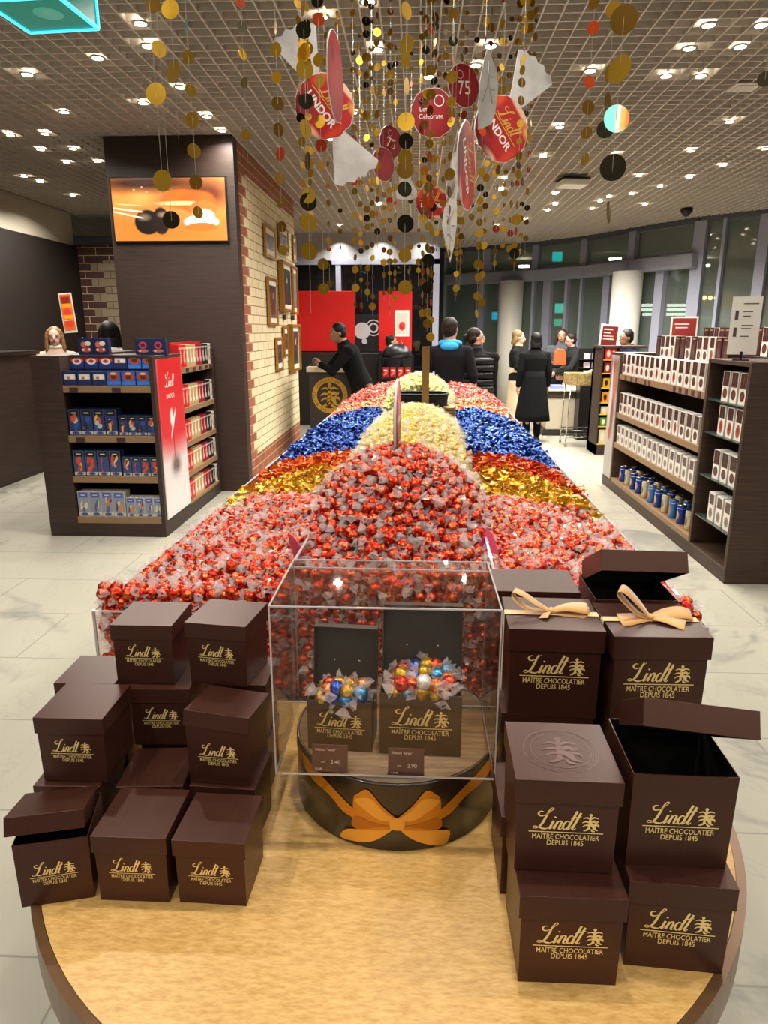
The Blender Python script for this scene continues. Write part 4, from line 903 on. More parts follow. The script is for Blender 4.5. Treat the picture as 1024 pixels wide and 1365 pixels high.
a = dshape(TR-.02); m = M(); m.poly(a, .06, TZ-.03, 0, 'XY'); m.build('table_base', mat('base_cream', '#a0906f', .6), t)
m = M(); m.poly(dshape(TR-.07), 0, .06, 0, 'XY'); m.build('plinth', mat('plinth_dark', '#241c18', .5), t)

# drum
DZ = .835; dcx, dcy, dr = -.034, 1.418, .228
t = empty('round_gift_drum', (dcx, dcy, TZ), 0, 'brown round drum printed with a golden bow under the clear case', 'drum')
M().lathe([(dr-.004, 0), (dr, .004), (dr, .150), (dr-.001, .1555), (dr-.006, .1555), (dr-.006, .150)], 72, cap=False).build('drum_wall', mat('drum_brown', '#2b1d13', .3, coat=.3), t)
M().lathe([(dr-.0055, .148), (dr-.0055, .154)], 64).build('wood_top', grain_mat('walnut_top', '#6d5236', '#a08158', scale=(8, 90, 8), rough=.45), t)
def on_drum(s, z, r=dr+.0012):   # s = arc metres from the front
    a = -PI/2+s/dr; return Vector((r*math.cos(a), r*math.sin(a), z))
bow = M(); Q = [('#d98e1c')]
def sm2(pts, n=5): return [tuple(q) for q in spline(list(pts)+[pts[0]], n)[:-1]]
def patch(pts, z=0, mi=0, lift=.0015):
    pts = sm2(pts, 4)
    c = (sum(p[0] for p in pts)/len(pts), sum(p[1] for p in pts)/len(pts))
    # fan with radial rows so that it hugs the curve
    n = len(pts); K = 5; rings = []
    for j in range(K+1):
        f = j/K; rings.append([on_drum(c[0]+(p[0]-c[0])*f, c[1]+(p[1]-c[1])*f, dr+lift) for p in pts])
    vs = [p for r_ in rings for p in r_]
    fs = []
    for j in range(K):
        for k in range(n): fs.append((j*n+k, j*n+(k+1) % n, (j+1)*n+(k+1) % n, (j+1)*n+k))
    bow.add(vs, fs, mi, True)
cxb, czb = .005, .067
for s in (-1, 1):
    def P_(l): return [(cxb+s*a, czb+b) for a, b in l]
    patch(P_([(.0, .012), (.03, .040), (.058, .072), (.078, .060), (.088, .048), (.090, .015), (.088, -.022), (.045, -.018), (0, -.008)]), mi=0, lift=.0020)
    patch(P_([(.0, .010), (.028, .030), (.052, .054), (.080, .048), (.085, .040), (.06, .022), (.03, .006)]), mi=1, lift=.0026)
    patch(P_([(.0, -.006), (.03, -.008), (.088, -.022), (.086, .006), (.05, .0)]), mi=2, lift=.0028)
    patch(P_([(.0, -.004), (.02, -.024), (.055, -.048), (.115, -.058), (.118, -.046) if s < 0 else (.125, -.052), (.10, -.030), (.05, -.018)]) if s < 0 else P_([(.0, -.004), (.02, -.028), (.055, -.050), (.100, -.064), (.112, -.036), (.08, -.024), (.04, -.014)]), mi=1, lift=.0017)
    # long ribbon going round and up
    up_ = [(.085, .008, .020), (.115, .022, .030), (.15, .044, .026), (.20, .056, .034), (.26, .070, .036), (.33, .074, .030)]
    q = spline(up_, 6); vs = []
    for a, b, w_ in q:
        vs += [on_drum(cxb+s*a, min(czb+b-w_/2, .14), dr+.0012), on_drum(cxb+s*a, min(czb+b+w_/2, .146), dr+.0012)]
    bow.add(vs, [(2*i, 2*i+1, 2*i+3, 2*i+2) for i in range(len(q)-1)], 0, True)
patch([(cxb-.012, czb-.012), (cxb+.012, czb-.012), (cxb+.013, czb+.012), (cxb-.013, czb+.012)], mi=1, lift=.0036)
GB = [mat('bow_gold', '#d2841c', .35, .25), mat('bow_gold_light', '#e9a63c', .3, .25), mat('bow_gold_deep', '#b96c12', .35, .25)]
bow.build('printed_bow', GB, t)

# clear acrylic case
bx0, bx1, by0, by1, bz0, bz1 = -.272, .163, 1.212, 1.488, DZ+.0015, 1.198
t = empty('acrylic_case', ((bx0+bx1)/2, (by0+by1)/2, bz0), 0, 'clear acrylic case standing on the brown drum', 'display case')
w_, d_, h_ = (bx1-bx0)/2, (by1-by0)/2, bz1-bz0; th = .003
for nm, bxs in (('front_pane', (-w_, w_, -d_, -d_+th, 0, h_)), ('back_pane', (-w_, w_, d_-th, d_, 0, h_)), ('side_pane', (-w_, -w_+th, -d_+th, d_-th, 0, h_)), ('side_pane', (w_-th, w_, -d_+th, d_-th, 0, h_)), ('top_pane', (-w_+th, w_-th, -d_+th, d_-th, h_-th, h_))):
    # a pane as one sheet of thickness th: two faces would double the reflections, so build the outer sheet with rim
    M().box(*bxs).build(nm, ACRYL, t)
m = M(); e = .0028
for a, b in (((-w_, -d_, 0), (-w_, -d_, h_)), ((w_, -d_, 0), (w_, -d_, h_)), ((-w_, d_, 0), (-w_, d_, h_)), ((w_, d_, 0), (w_, d_, h_)),
             ((-w_, -d_, h_), (w_, -d_, h_)), ((-w_, d_, h_), (w_, d_, h_)), ((-w_, -d_, h_), (-w_, d_, h_)), ((w_, -d_, h_), (w_, d_, h_)),
             ((-w_, -d_, e), (w_, -d_, e)), ((-w_, d_, e), (w_, d_, e)), ((-w_, -d_, e), (-w_, d_, e)), ((w_, -d_, e), (w_, d_, e))): m.beam(a, b, e, e)
m.build('polished_edges', ACEDGE, t)

# ================================================================ CHOCOLATE BOXES
def box_brown():
    t = NT('box_brown'); tc = t.n('ShaderNodeTexCoord'); mp = t.n('ShaderNodeMapping', inp={'Scale': (160, 3, 160)}); t.l(tc.outputs['Object'], mp.inputs[0])
    nz = t.n('ShaderNodeTexNoise', inp={'Scale': 1.0, 'Detail': 3.0}); t.l(mp.outputs[0], nz.inputs['Vector'])
    mx = t.n('ShaderNodeMix', data_type='RGBA'); mx.inputs[6].default_value = lin('#311911'); mx.inputs[7].default_value = lin('#40221a'); t.l(nz.outputs['Fac'], mx.inputs[0])
    t.l(mx.outputs[2], t.b.inputs['Base Color']); t.b.inputs['Roughness'].default_value = .36; t.b.inputs['Specular IOR Level'].default_value = .55; t.b.inputs['Specular Tint'].default_value = (1, .66, .54, 1)
    return t.m
BOXB = box_brown(); BOXIN = mat('box_inside', '#0d0908', .6)
LOGO = logo_m(); LOGOME = LOGO.mesh('lindt_lettering', GOLDINK)
_bm = {}
def box_meshes(size, depth=None):
    key = (size, depth)
    if key in _bm: return _bm[key]
    s = size; d = depth or size; h = s*1.02; lh = s*.25
    k = .955
    body = M().tray(s*k, d*k, h-.003, .0022, True, 0, 0, .02, 1).mesh('box_body', [BOXB, BOXIN])
    lid = M().tray(s, d, lh, .0022, False, inner=1).mesh('box_lid', [BOXB, BOXIN])
    _bm[key] = (body, lid, s, d, h, lh)
    return _bm[key]
def choc_box(x, y, z, size, rz, label, lid='on', depth=None, lidrot=None, lidloc=None, logo=True, seal=False, group=None, name='gift_box', logoz=.44, logow=.62, body_rot=None):
    if size > .15: logow = .70
    if size > .19: logoz = .47; logow = .72
    """x, y = middle of the front bottom edge"""
    body, lm, s, d, h, lh = box_meshes(size, depth)
    Rz = Matrix.Rotation(rz, 3, 'Z'); c = Vector((x, y, z)) + Rz @ Vector((0, d/2, 0))
    t = empty(name, c, rz, label, 'gift box', group)
    b = put('box_body', body, t, bevel=.0007)
    if logo:
        l = put('gold_lettering', LOGOME, b, loc=(0, -d*.955/2*(1-.02*(1-logoz))-.0009, h*logoz)); l.scale = (s*logow,)*3
        l.rotation_euler = (R(-.55), 0, 0)
    if lid:
        L_ = put('box_lid', lm, t, bevel=.0007)
        L_.location = lidloc if lidloc is not None else (0, 0, h-lh+.001)
        if lidrot: L_.rotation_euler = lidrot
        if seal:
            m = M()
            for r0, r1 in ((.36, .372), (.29, .299), (.345, .350)): 
                n = 48; a = [(s*r0*math.cos(2*PI*k/n), d*r0*math.sin(2*PI*k/n), 0) for k in range(n)]; b2 = [(s*r1*math.cos(2*PI*k/n), d*r1*math.sin(2*PI*k/n), 0) for k in range(n)]
                m.add(a+b2, [(k, (k+1) % n, n+(k+1) % n, n+k) for k in range(n)])
            for k, ch in enumerate('MAÎTRE CHOCOLATIER SUISSE DEPUIS 1845 '):
                if ch == ' ': continue
                vs, fs = text_mesh(ch, .055); a = -k/38*2*PI+PI/2+2.2
                m.add([(math.cos(a)*(.312+v.y)*s+math.sin(a)*v.x*s, (math.sin(a)*(.312+v.y)-math.cos(a)*v.x)*d, 0) for v in vs], fs)
            w2 = M(); crest(w2, -.5, -.5, 1); m.add([(v.x*s*.42, v.y*d*.42, v.z*s*.42) for v in w2.v], w2.f)
            m.build('embossed_seal', mat('emboss', '#5e3c32', .3), L_, loc=(0, 0, lh+.0004))
    return t
GS = 'small brown gift boxes stacked at left'
S = .134
# bottom layer, left
choc_box(-.646, 1.029, TZ, S, R(14), 'small brown gift box at the front left corner with its lid sliding off', lidrot=(R(-18), R(1), R(1)), lidloc=(-.008, .0, .132), group=GS)
choc_box(-.507, 1.038, TZ, S+.004, R(0), 'small closed brown gift box at front left, middle one of the bottom row', group=GS)
choc_box(-.362, 1.038, TZ, S, R(-2), 'small closed brown gift box at front left, rightmost of the bottom row', group=GS)
choc_box(-.690, 1.180, TZ, S, R(2), 'small brown gift box in the second bottom row, under the left second layer box', group=GS, logo=False)
choc_box(-.524, 1.187, TZ, S, R(4), 'small brown gift box in the second bottom row with only its lid showing', group=GS, logo=False)
choc_box(-.378, 1.190, TZ, S, R(-3), 'small brown gift box of the second bottom row under the tilted lid box', group=GS, logo=False)
choc_box(-.700, 1.345, TZ, S, 0, 'small brown gift box of the third bottom row, leftmost and nearly hidden', group=GS, logo=False)
choc_box(-.535, 1.345, TZ, S, 0, 'small brown gift box of the third bottom row under the dark shaded box', group=GS, logo=False)
choc_box(-.385, 1.345, TZ, S, 0, 'small brown gift box of the third bottom row by the drum', group=GS, logo=False)
z2 = TZ+S*1.02+.002
choc_box(-.677, 1.192, z2, S+.006, R(0), 'small closed brown gift box on the second layer, leftmost with full lettering', group=GS)
choc_box(-.715, 1.342, z2, S, R(1), 'small brown gift box on the second layer at the very left rear', group=GS, logo=False)
choc_box(-.545, 1.325, z2, S, R(2), 'small brown gift box standing in shade in the middle of the second layer', group=GS)
choc_box(-.384, 1.196, z2, S, R(-4), 'small brown gift box on the second layer with its lid tilted up at the left', lidrot=(R(-8), R(3.5), R(-2)), lidloc=(.0, .0, .114), group=GS)
choc_box(-.385, 1.352, z2, S, R(0), 'small brown gift box on the second layer behind the tilted lid box', group=GS, logo=False)
z3 = TZ+2*S*1.02+.004
choc_box(-.578, 1.342, z3, S, R(0), 'small closed brown gift box topmost at the left, left one of the two', group=GS)
choc_box(-.420, 1.345, z3, S+.004, R(-8), 'small closed brown gift box topmost at the left, right one of the two', group=GS)
# right side, medium boxes
GM = 'medium brown gift boxes stacked at right'
SM_ = .167
choc_box(.253, .904, TZ, SM_, R(0), 'medium closed brown gift box at the front right, bottom left of the four', group=GM)
choc_box(.432, .938, TZ, SM_, R(-4), 'medium closed brown gift box at the front right, bottom right of the four', group=GM)
zm = TZ+SM_*1.02+.002
choc_box(.245, .952, zm, SM_, R(-1), 'medium closed brown gift box with an embossed round seal on its lid', seal=True, group=GM)
bo = choc_box(.431, .972, zm-.001, SM_+.004, R(-1), 'medium open brown gift box on the right with its lid propped behind', lid=None, group=GM)
l = put('box_lid', _bm[(SM_+.004, None)][1], bo, loc=(.012, -.022, .212), rot=(R(-31), R(3), R(-5)), bevel=.0007)
choc_box(.245, 1.085, TZ, SM_, R(0), 'medium brown gift box hidden in the second bottom row at right, left one', group=GM, logo=False)
choc_box(.432, 1.120, TZ, SM_, R(0), 'medium brown gift box hidden in the second bottom row at right, right one', group=GM, logo=False)
# large boxes with ribbons
SL = .203; GL = 'large brown gift boxes behind at right'; zl = TZ+SL*1.02+.002-.01
for x, y, lb_ in ((.295, 1.385, 'large brown gift box standing under the left ribboned box'), (.52, 1.370, 'large brown gift box standing under the right ribboned box'), (.31, 1.60, 'large brown gift box at the table rear, lower left'), (.53, 1.60, 'large brown gift box at the table rear, lower right')):
    choc_box(x, y, TZ, SL-.004, 0, lb_, group=GL, logo=False)
def gift_ribbon(t, s, d, h, kind):
    RB = mat('satin_ribbon', '#d9a25c', .42, .15, sheen=.5); RB2 = mat('satin_ribbon_light', '#ecc88e', .5, sheen=.4)
    rib = empty('ribbon_bow', (0, 0, h+.002), 0); rib.parent = t
    yy = -.004
    m = M(); hw = .009; s2 = s/2+.002
    pts = [(-s2, yy, -.19), (-s2, yy, -.002), (-s2+.001, yy, .0008), (s2-.001, yy, .0008), (s2, yy, -.002), (s2, yy, -.19)]
    m.strip(pts, .023, Vector((0, 1, 0)), 0, False)
    m.build('band', RB2, rib, solid=.0006)
    def loop(pts, w, side, nm='loop'):
        q = [(a, b, c, d*1.45) for a, b, c, d in spline(pts, 6)]; mm_ = M(); mm_.strip([Vector(p[:3]) for p in q], [p[3] for p in q], side, 0, True); mm_.build(nm, RB, rib, solid=.0007)
    if kind == 0:
        loop([(0, yy, .004, .010), (-.03, yy-.002, .022, .015), (-.062, yy+.01, .040, .017), (-.082, yy+.02, .044, .018), (-.080, yy+.012, .030, .017), (-.05, yy, .010, .014), (0, yy-.004, .006, .010)], 0, Vector((.35, 1, .1)))
        loop([(0, yy, .006, .010), (.03, yy-.002, .016, .016), (.062, yy-.006, .018, .022), (.078, yy-.006, .014, .022), (.06, yy-.008, .004, .020), (0, yy, .004, .010)], 0, Vector((.1, 1, .5)))
        loop([(0, yy, .006, .008), (-.012, yy-.015, .006, .010), (-.022, yy-.035, .003, .014)], 0, Vector((1, -.3, .2)), 'tail')
        loop([(0, yy, .006, .008), (.04, yy+.006, .012, .014), (.085, yy+.01, .006, .017)], 0, Vector((.1, 1, .3)), 'tail')
    else:
        loop([(0, yy, .004, .012), (-.025, yy+.004, .035, .02), (-.052, yy+.012, .062, .026), (-.066, yy+.014, .066, .026), (-.066, yy+.01, .052, .022), (-.03, yy, .016, .016), (0, yy, .004, .012)], 0, Vector((.5, 1, .1)))
        loop([(0, yy, .004, .012), (-.03, yy-.008, .006, .022), (-.07, yy-.016, .004, .030)], 0, Vector((-.1, 1, .35)), 'tail')
        loop([(0, yy, .004, .012), (.03, yy+.004, .012, .022), (.065, yy+.004, .016, .026), (.09, yy+.002, .010, .022), (.05, yy, .004, .018), (0, yy, .004, .012)], 0, Vector((.1, 1, .4)))
        loop([(0, yy, .004, .012), (.025, yy-.014, .008, .02), (.062, yy-.036, .003, .03)], 0, Vector((.45, 1, .2)), 'tail')
    M().ell((0, yy, .007), .008, .010, .007, 12, 8).build('knot', RB, rib)
    if kind == 1:
        tm = text_m('Lindt', .03); tm.v = [Vector((v.x, v.z, 0)) for v in tm.v]; tm.build('ribbon_lettering', mat('ribbon_ink', '#a8742c', .5), rib, loc=(-.045, yy-.012, .0075), rot=(R(0), R(3), R(10)))
for x, y, rz, k, lb_ in ((.303, 1.377, R(-2), 0, 'large brown gift box with a gold ribbon bow, left of the two'), (.517, 1.352, R(1), 1, 'large brown gift box with a gold ribbon bow, right of the two')):
    t = choc_box(x, y, zl, SL, rz, lb_, group=GL, depth=.185); gift_ribbon(t, SL, .185, SL*1.02, k)
choc_box(.300, 1.60, zl, SL, R(-1), 'large brown gift box with a plain lid behind the left ribboned one', group=GL, depth=.165, logo=False)
bo = choc_box(.530, 1.575, zl-.005, SL, R(0), 'large open brown gift box behind the right ribboned one, lid tipped back', lid=None, group=GL, depth=.185, logo=False)
l = put('box_lid', _bm[(SL, .185)][1], bo, loc=(.01, -.01, .235), rot=(R(-27), R(1), R(0)), bevel=.0007)

# ---- open boxes with sweets inside the clear case
zb = DZ+.0
IB = mat('open_box_inner', '#2e2620', .4)
def open_case_box(x, y, s, h, bh, rz, label):
    t = empty('open_gift_box', (x, y, zb), rz, label, 'gift box', 'open boxes in the clear case')
    b = M().tray(s, s*.62, h, .002, True, 0, 0, .0).build('box_body', mat('case_box_brown', '#4a3522', .33), t, bevel=.0007)
    l = put('gold_lettering', LOGOME, b, loc=(.0, -s*.31-.0008, h*.45)); l.scale = (s*.78,)*3
    hd = M().tray(s*1.01, bh, .028, .002, True).build('box_lid', IB, t, bevel=.0007, loc=(0, s*.31+.020, h+bh/2-.01), rot=(R(82), 0, 0))
    m = M()
    for sx in (-.2, .2): m.lathe([(.003, 0), (.003, .002)], 10, (s*sx, -bh*.1, .003))
    m.build('magnet', STEEL, hd)
    return t
open_case_box(-.150, 1.345, .138, .115, .135, R(-4), 'smaller open gift box of wrapped truffles inside the clear case')
open_case_box(.018, 1.345, .170, .140, .160, R(-2), 'larger open gift box of wrapped truffles inside the clear case')
# price cards
def price_card(x, y, rz, label, big, txt):
    t = empty('price_card', (x, y, DZ+.0), rz, label, 'price card', 'price cards in the clear case')
    M().box(-.036, .036, -.001, .001, 0, .056).build('card', mat('card_brown', '#5f3a2e', .5), t, rot=(R(-10), 0, 0))
    M().box(-.038, .038, -.003, -.0015, 0, .058).box(-.038, .038, -.003, .03, 0, .0015).build('holder', ACRYL, t, rot=(R(-10), 0, 0))
    m = M(); q = text_m(big, .019); m.merge(q, Matrix.Translation((.012, -.0035, .022))); m.merge(text_m(txt, .042), Matrix.Translation((-.008, -.0035, .047))); m.merge(text_m('CHF', .008), Matrix.Translation((-.014, -.0035, .021))); m.merge(text_m('Lindt', .014), Matrix.Translation((-.022, -.0035, .007)))
    m.build('card_lettering', mat('card_ink', '#e0cfc0', .5), t, rot=(R(-10), 0, 0))
price_card(-.166, 1.228, R(-2), 'small brown price card, left one, in the clear case', '2.40', 'Edition "small"')
price_card(-.012, 1.222, R(-1), 'small brown price card, right one, in the clear case', '2.90', 'Edition "large"')
# ================================================================ SWEET BINS
HW, CWD = .852, .275           # half widths of the whole island and of its raised middle
VW, VC = 6.3, 4.7              # lengths
ZW, ZM = .925, 1.075           # heights of the acrylic rims
def gm(m):                      # local (u, v, z) vertices to world
    m.v = [G(p.x, p.y, p.z) for p in m.v]; return m
t = empty('sweet_island', (OX, OY, 0), 0, 'long self service sweet island with clear bins running to the rear', 'display island')
def loc(m):
    m.v = [G(p.x, p.y, p.z)-Vector((OX, OY, 0)) for p in m.v]; return m
V0 = .025
loc(M().box(-HW+.03, HW-.03, V0, VW-.03, 0, .62)).build('island_base', mat('island_base_dark', '#3a2d22', .5), t)
loc(M().box(-HW, HW, V0-.0, VW, .62, .66)).build('deck', mat('deck_walnut', '#7a5c3e', .4), t, bevel=.003)
loc(M().box(-CWD+.004, CWD-.004, VC, VW-.6, .66, 1.0)).build('rear_block', mat('rear_block_dark', '#2a2019', .5), t)
def wall(u0, v0, u1, v1, z0, z1, nm='acrylic_wall'):
    a, b = Vector((u0, v0, 0)), Vector((u1, v1, 0)); d = (b-a).normalized(); n_ = Vector((-d.y, d.x, 0))*.0035
    m = M(); q = [a-n_, b-n_, b+n_, a+n_]
    m.add([(p.x, p.y, z) for z in (z0, z1) for p in q], [(3, 2, 1, 0), (4, 5, 6, 7), (0, 1, 5, 4), (1, 2, 6, 5), (2, 3, 7, 6), (3, 0, 4, 7)])
    loc(m).build(nm, ACRYL, t)
    e = M(); e.beam((u0, v0, z1), (u1, v1, z1), .007, .004); e.beam((u0, v0, z0), (u0, v0, z1), .007, .007)
    loc(e).build('acrylic_edge', ACEDGE, t)
wall(-HW, V0, -CWD, V0, .66, ZW); wall(CWD, V0, HW, V0, .66, ZW)
wall(-HW, V0, -HW, VW, .66, ZW); wall(HW, V0, HW, VW, .66, ZW)
wall(-CWD, V0-.015, CWD, V0-.015, .66, ZM); wall(-CWD, V0-.015, -CWD, VC, .66, ZM); wall(CWD, V0-.015, CWD, VC, .66, ZM)
for vv in (1.22, 1.62, 2.12, 4.45): 
    wall(-HW, vv, -CWD, vv, .66, .88, 'divider'); wall(CWD, vv, HW, vv, .66, .88, 'divider')
# pink oval plates made up for the pink reflections by the inner walls
q = at_y(643, 722, 2.05)
for px, py, lb_, sx in ((643, 722, 'pink oval plate standing in for a reflection right of the red truffle heap', 1), (392, 722, 'pink oval plate standing in for a reflection left of the red truffle heap', -1)):
    g = G(sx*(CWD+.012), .22+.10*(sx > 0), 0)
    o = M().lathe([(.085, -.0015), (.085, .0015)], 28, sx=.55).build('pink_reflection', mat('pink_reflection', '#d2456c', .4), loc=(g.x, g.y, 1.03), rot=(R(70), 0, PI/2-sx*R(38)), bevel=.0008)
    tag(o, lb_, 'card')

# ---------------------------------------------------------------- wrapped sweets
FILM = film_material('clear_film', '#fff0ec', .64, .09); FILMY = film_material('yellow_film', '#f4eccb', .72, .2); FILMP = film_material('pink_film', '#fbd8cc', .5, .25)
RED = foil_material('red_foil', '#c41410', '#f08a4c', .26, 95, .8)  # orange second colour paints golden highlights into the foil
GOLD_ = foil_material('gold_foil', '#c48c10', '#ecd060', .3, 80, .7)
BLUEF = foil_material('blue_foil', '#0c2878', '#5f8ee8', .24, 60, .75, var='#081444')
ORF = foil_material('orange_foil', '#d2500e', '#f08a3a', .26, 40, .75, var='#b8360c'); GOF = foil_material('gold_stick_foil', '#cf9210', '#f0c648', .26, 40, .75, var='#b87f10')
PINKF = foil_material('pink_foil', '#d8564c', '#f4b8a4', .4, 60, .4); LIMEF = foil_material('lime_foil', '#b8b83c', '#eceab0', .4, 60, .4); SALF = foil_material('salmon_foil', '#e07048', '#f6c89c', .4, 60, .4)
rr = random.Random(11)
def ball_m(r, n=10, k=7, crin=.05):
    m = M().ell((0, 0, 0), r, r, r, n, k)
    m.v = [v*(1+rr.uniform(-crin, crin)) for v in m.v]; return m
def tails_m(r, L, wd, n=9):
    m = M()
    for s in (-1, 1):
        rings = []
        for j, (x, q) in enumerate(((.75, .55), (1.0, .20), (1.25, .45), (L, wd))):
            ring = []
            for k in range(n):
                a = 2*PI*k/n; f = q*(1+(.28 if k % 2 else -.28)*(j == 3)+rr.uniform(-.12, .12)); fl = .6 if j == 3 else 1
                ring.append(Vector((s*r*(x+rr.uniform(-.12, .12)*(j == 3)), r*f*math.cos(a), r*f*fl*math.sin(a))))
            rings.append(ring)
        m.ring(rings, 0, False, cap=False)
    return m
def shell_m(r, n=8, k=6):
    m = M().ell((0, 0, 0), r, r*.98, r*.98, n, k); m.v = [v*(1+rr.uniform(-.06, .12)) for v in m.v]; m.sm = [False]*len(m.sm); return m
BR_ = .0188
NV = 6
balls = [ball_m(BR_) for _ in range(NV)]; tails = []
for _ in range(NV):
    tails.append(tails_m(BR_, 1.95+rr.uniform(-.15, .3), .86))
small_b = [ball_m(BR_*.9, 8, 5) for _ in range(4)]; small_t = [tails_m(BR_, 2.1, .9, 6) for _ in range(4)]
def stick_m():
    m = M(); a, b, h = .034, .011, .004; rows = []
    for x, w_, hh in ((-a, b*1.2, .0004), (-a*.72, b*.9, h*.5), (-a*.62, b, h), (a*.62, b, h), (a*.72, b*.9, h*.5), (a, b*1.2, .0004)):
        rows.append([Vector((x, y*w_, z*hh+rr.uniform(-.0006, .0006))) for y, z in ((-1, -1), (1, -1), (1.0, 1), (0, 1.25), (-1.0, 1))])
    m.ring(rows, 0, False); 
    m.v = [Vector((v.x, v.y, v.z+rr.uniform(-.0012, .0012))) for v in m.v]
    return m
sticks = [stick_m() for _ in range(5)]
def cube_m():      # small twist-wrapped praline used for the blue bins
    m = M().ell((0, 0, 0), .015, .012, .011, 7, 5); m.v = [Vector((v.x*(1+rr.uniform(-.1, .1)), v.y*(1+rr.uniform(-.15, .15)), v.z*(1+rr.uniform(-.15, .15)))) for v in m.v]; m.sm = [False]*len(m.sm)
    t_ = tails_m(.0125, 2.1, .95, 6); return m.merge(t_)
cubes = [cube_m() for _ in range(5)]

def hz(u, v):
    """surface of the sweets at island coordinates"""
    au = abs(u)
    if au < CWD:
        if v < .08: base = 1.03+v*.2
        elif v < .55: base = 1.05+.27*math.sin((v-.08)/.47*PI/2)
        elif v < 1.0: base = 1.32-.10*(v-.55)/.45
        elif v < 2.9: base = 1.22+.04*math.sin((v-1)/1.9*PI)
        else: base = 1.20-.1*min(1, (v-2.9)/.3)
        return base-.16*(au/CWD)**2*(1 if v > .2 else .2+4*max(0, v)*.8)
    f = (au-CWD)/(HW-CWD)
    z = 1.0-.07*f+.03*math.sin(PI*min(1, f*1.3))
    if v > 4.5: z += .13*math.sin(min(1, (v-4.5)/1.5)*PI*.62)*(1-f*.7)
    elif v > 2.2: z += .035*math.sin((v-2.2)/2.3*PI)
    z += .012*math.sin(v*9+u*14)+.01*math.sin(v*23-u*8)
    if au > HW-.13: z -= .055*(au-HW+.13)/.13
    if v < .12: z -= .03*(1-v/.12)
    return z
def scatter(u0, u1, v0, v1, s, seed, jit=.35, zoff=0, zf=hz):
    r_ = random.Random(seed); out = []; nv = int((v1-v0)/(s*.87)); nu = max(1, int((u1-u0)/s))
    for j in range(nv+1):
        for i in range(nu+1):
            u = u0+(i+.5*(j % 2))*s+r_.uniform(-jit, jit)*s; v = v0+j*s*.87+r_.uniform(-jit, jit)*s
            if u0 <= u <= u1 and v0 <= v <= v1: out.append((u, v, zf(u, v)+zoff+r_.uniform(-.006, .008)))
    return out
def front_fill(u0, u1, v, z0, z1, s, seed):
    r_ = random.Random(seed); out = []
    z = z0
    while z < z1:
        u = u0+r_.uniform(0, s)
        while u < u1: out.append((u, v+r_.uniform(-.006, .006), z+r_.uniform(-.004, .004))); u += s*r_.uniform(.9, 1.15)
        z += s*.86
    return out
def rnd_rot(r_, flat=.5):
    return Euler((r_.uniform(-flat, flat), r_.uniform(-flat, flat), r_.uniform(0, 2*PI)))
def halves(m):
    out = []
    for s in (-1, 1):
        q = M(); ix = {}
        for f in m.f:
            if sum(m.v[i].x for i in f)*s > 0:
                for i in f: ix.setdefault(i, len(ix))
                q.f.append(tuple(ix[i] for i in f)); q.mi.append(0); q.sm.append(False)
        q.v = [m.v[i] for i in ix]; out.append(q)
    return out
def visible(p):
    px, py, w_ = proj(p)
    if not (0 < px < 1024 and 0 < py < 1365): return False
    if px > 664 and py > 738: return False
    if 145 < px < 360 and py > 806: return False
    if 372 < px < 652 and py > 735: return False
    return True
def heap(name, pts, partsA, partsB, matA, matB, label, cat, group, nmax, seed, flat=.5, scl=(.92, 1.1), child=None, hidden=(), order=None):
    """nearest nmax sweets stand as single objects, the others as one counted-as-stuff mesh"""
    r_ = random.Random(seed)
    P3 = [(G(u, v, z), rnd_rot(r_, flat), r_.uniform(*scl), r_.randrange(len(partsA))) for u, v, z in pts]
    P3.sort(key=lambda q: (not visible(q[0]), proj(q[0])[2]))
    one = P3[:nmax]; rest = P3[nmax:]+[(G(u, v, z), rnd_rot(r_, 1.5), r_.uniform(*scl), r_.randrange(len(partsA))) for u, v, z in hidden]
    mA = [p.mesh(name, matA) for p in partsA]; mB = [[h.mesh('wrapper_twist', matB) for h in halves(p)] for p in partsB] if partsB else None
    for p, e, s, k in one:
        o = bpy.data.objects.new(name, mA[k]); C.objects.link(o); o.location = p; o.rotation_euler = e; o.scale = (s, s, s); tag(o, label, cat, group)
        if mB:
            for hm_ in mB[k]: c = bpy.data.objects.new('wrapper_twist', hm_); C.objects.link(c); c.parent = o
    if rest:
        big = M(); ms = [matA]+([matB] if partsB else [])
        for p, e, s, k in rest:
            X = Matrix.Translation(p) @ e.to_matrix().to_4x4() @ Matrix.Scale(s, 4)
            big.merge(partsA[k], X, 0)
            if partsB: big.merge(partsB[k], X, 1)
        o = big.build(name+'_heap', ms); tag(o, 'the rest of the heap: '+label, cat, group, 'stuff')
sp = .0365
red_c = scatter(-CWD+.015, CWD-.015, V0-.035, .62, sp, 1)
red_c = [p for p in red_c if p[1] < .60-.03*math.sin(p[0]*20)]
red_L = scatter(-HW+.024, -CWD-.018, V0+.02, 1.20, sp, 2); red_R = scatter(CWD+.018, HW-.024, V0+.02, 1.12, sp, 3)
hid = []
for s_, z0 in ((-.02, .0),):
    hid += scatter(-CWD+.015, CWD-.015, V0-.03, .62, sp, 4, zoff=-.026)+scatter(-HW+.012, -CWD-.018, V0+.02, 1.20, sp, 5, zoff=-.024)+scatter(CWD+.018, HW-.012, V0+.02, 1.12, sp, 6, zoff=-.024)
hid += front_fill(-HW+.018, -CWD-.02, V0+.05, .86, .99, .034, 13)+front_fill(CWD+.02, HW-.018, V0+.05, .86, .99, .034, 14)+front_fill(-CWD+.018, CWD-.018, V0+.012, .68, 1.05, .033, 7)+front_fill(-HW+.018, -CWD-.02, V0+.022, .68, .99, .034, 8)+front_fill(CWD+.02, HW-.018, V0+.022, .68, .99, .034, 9)
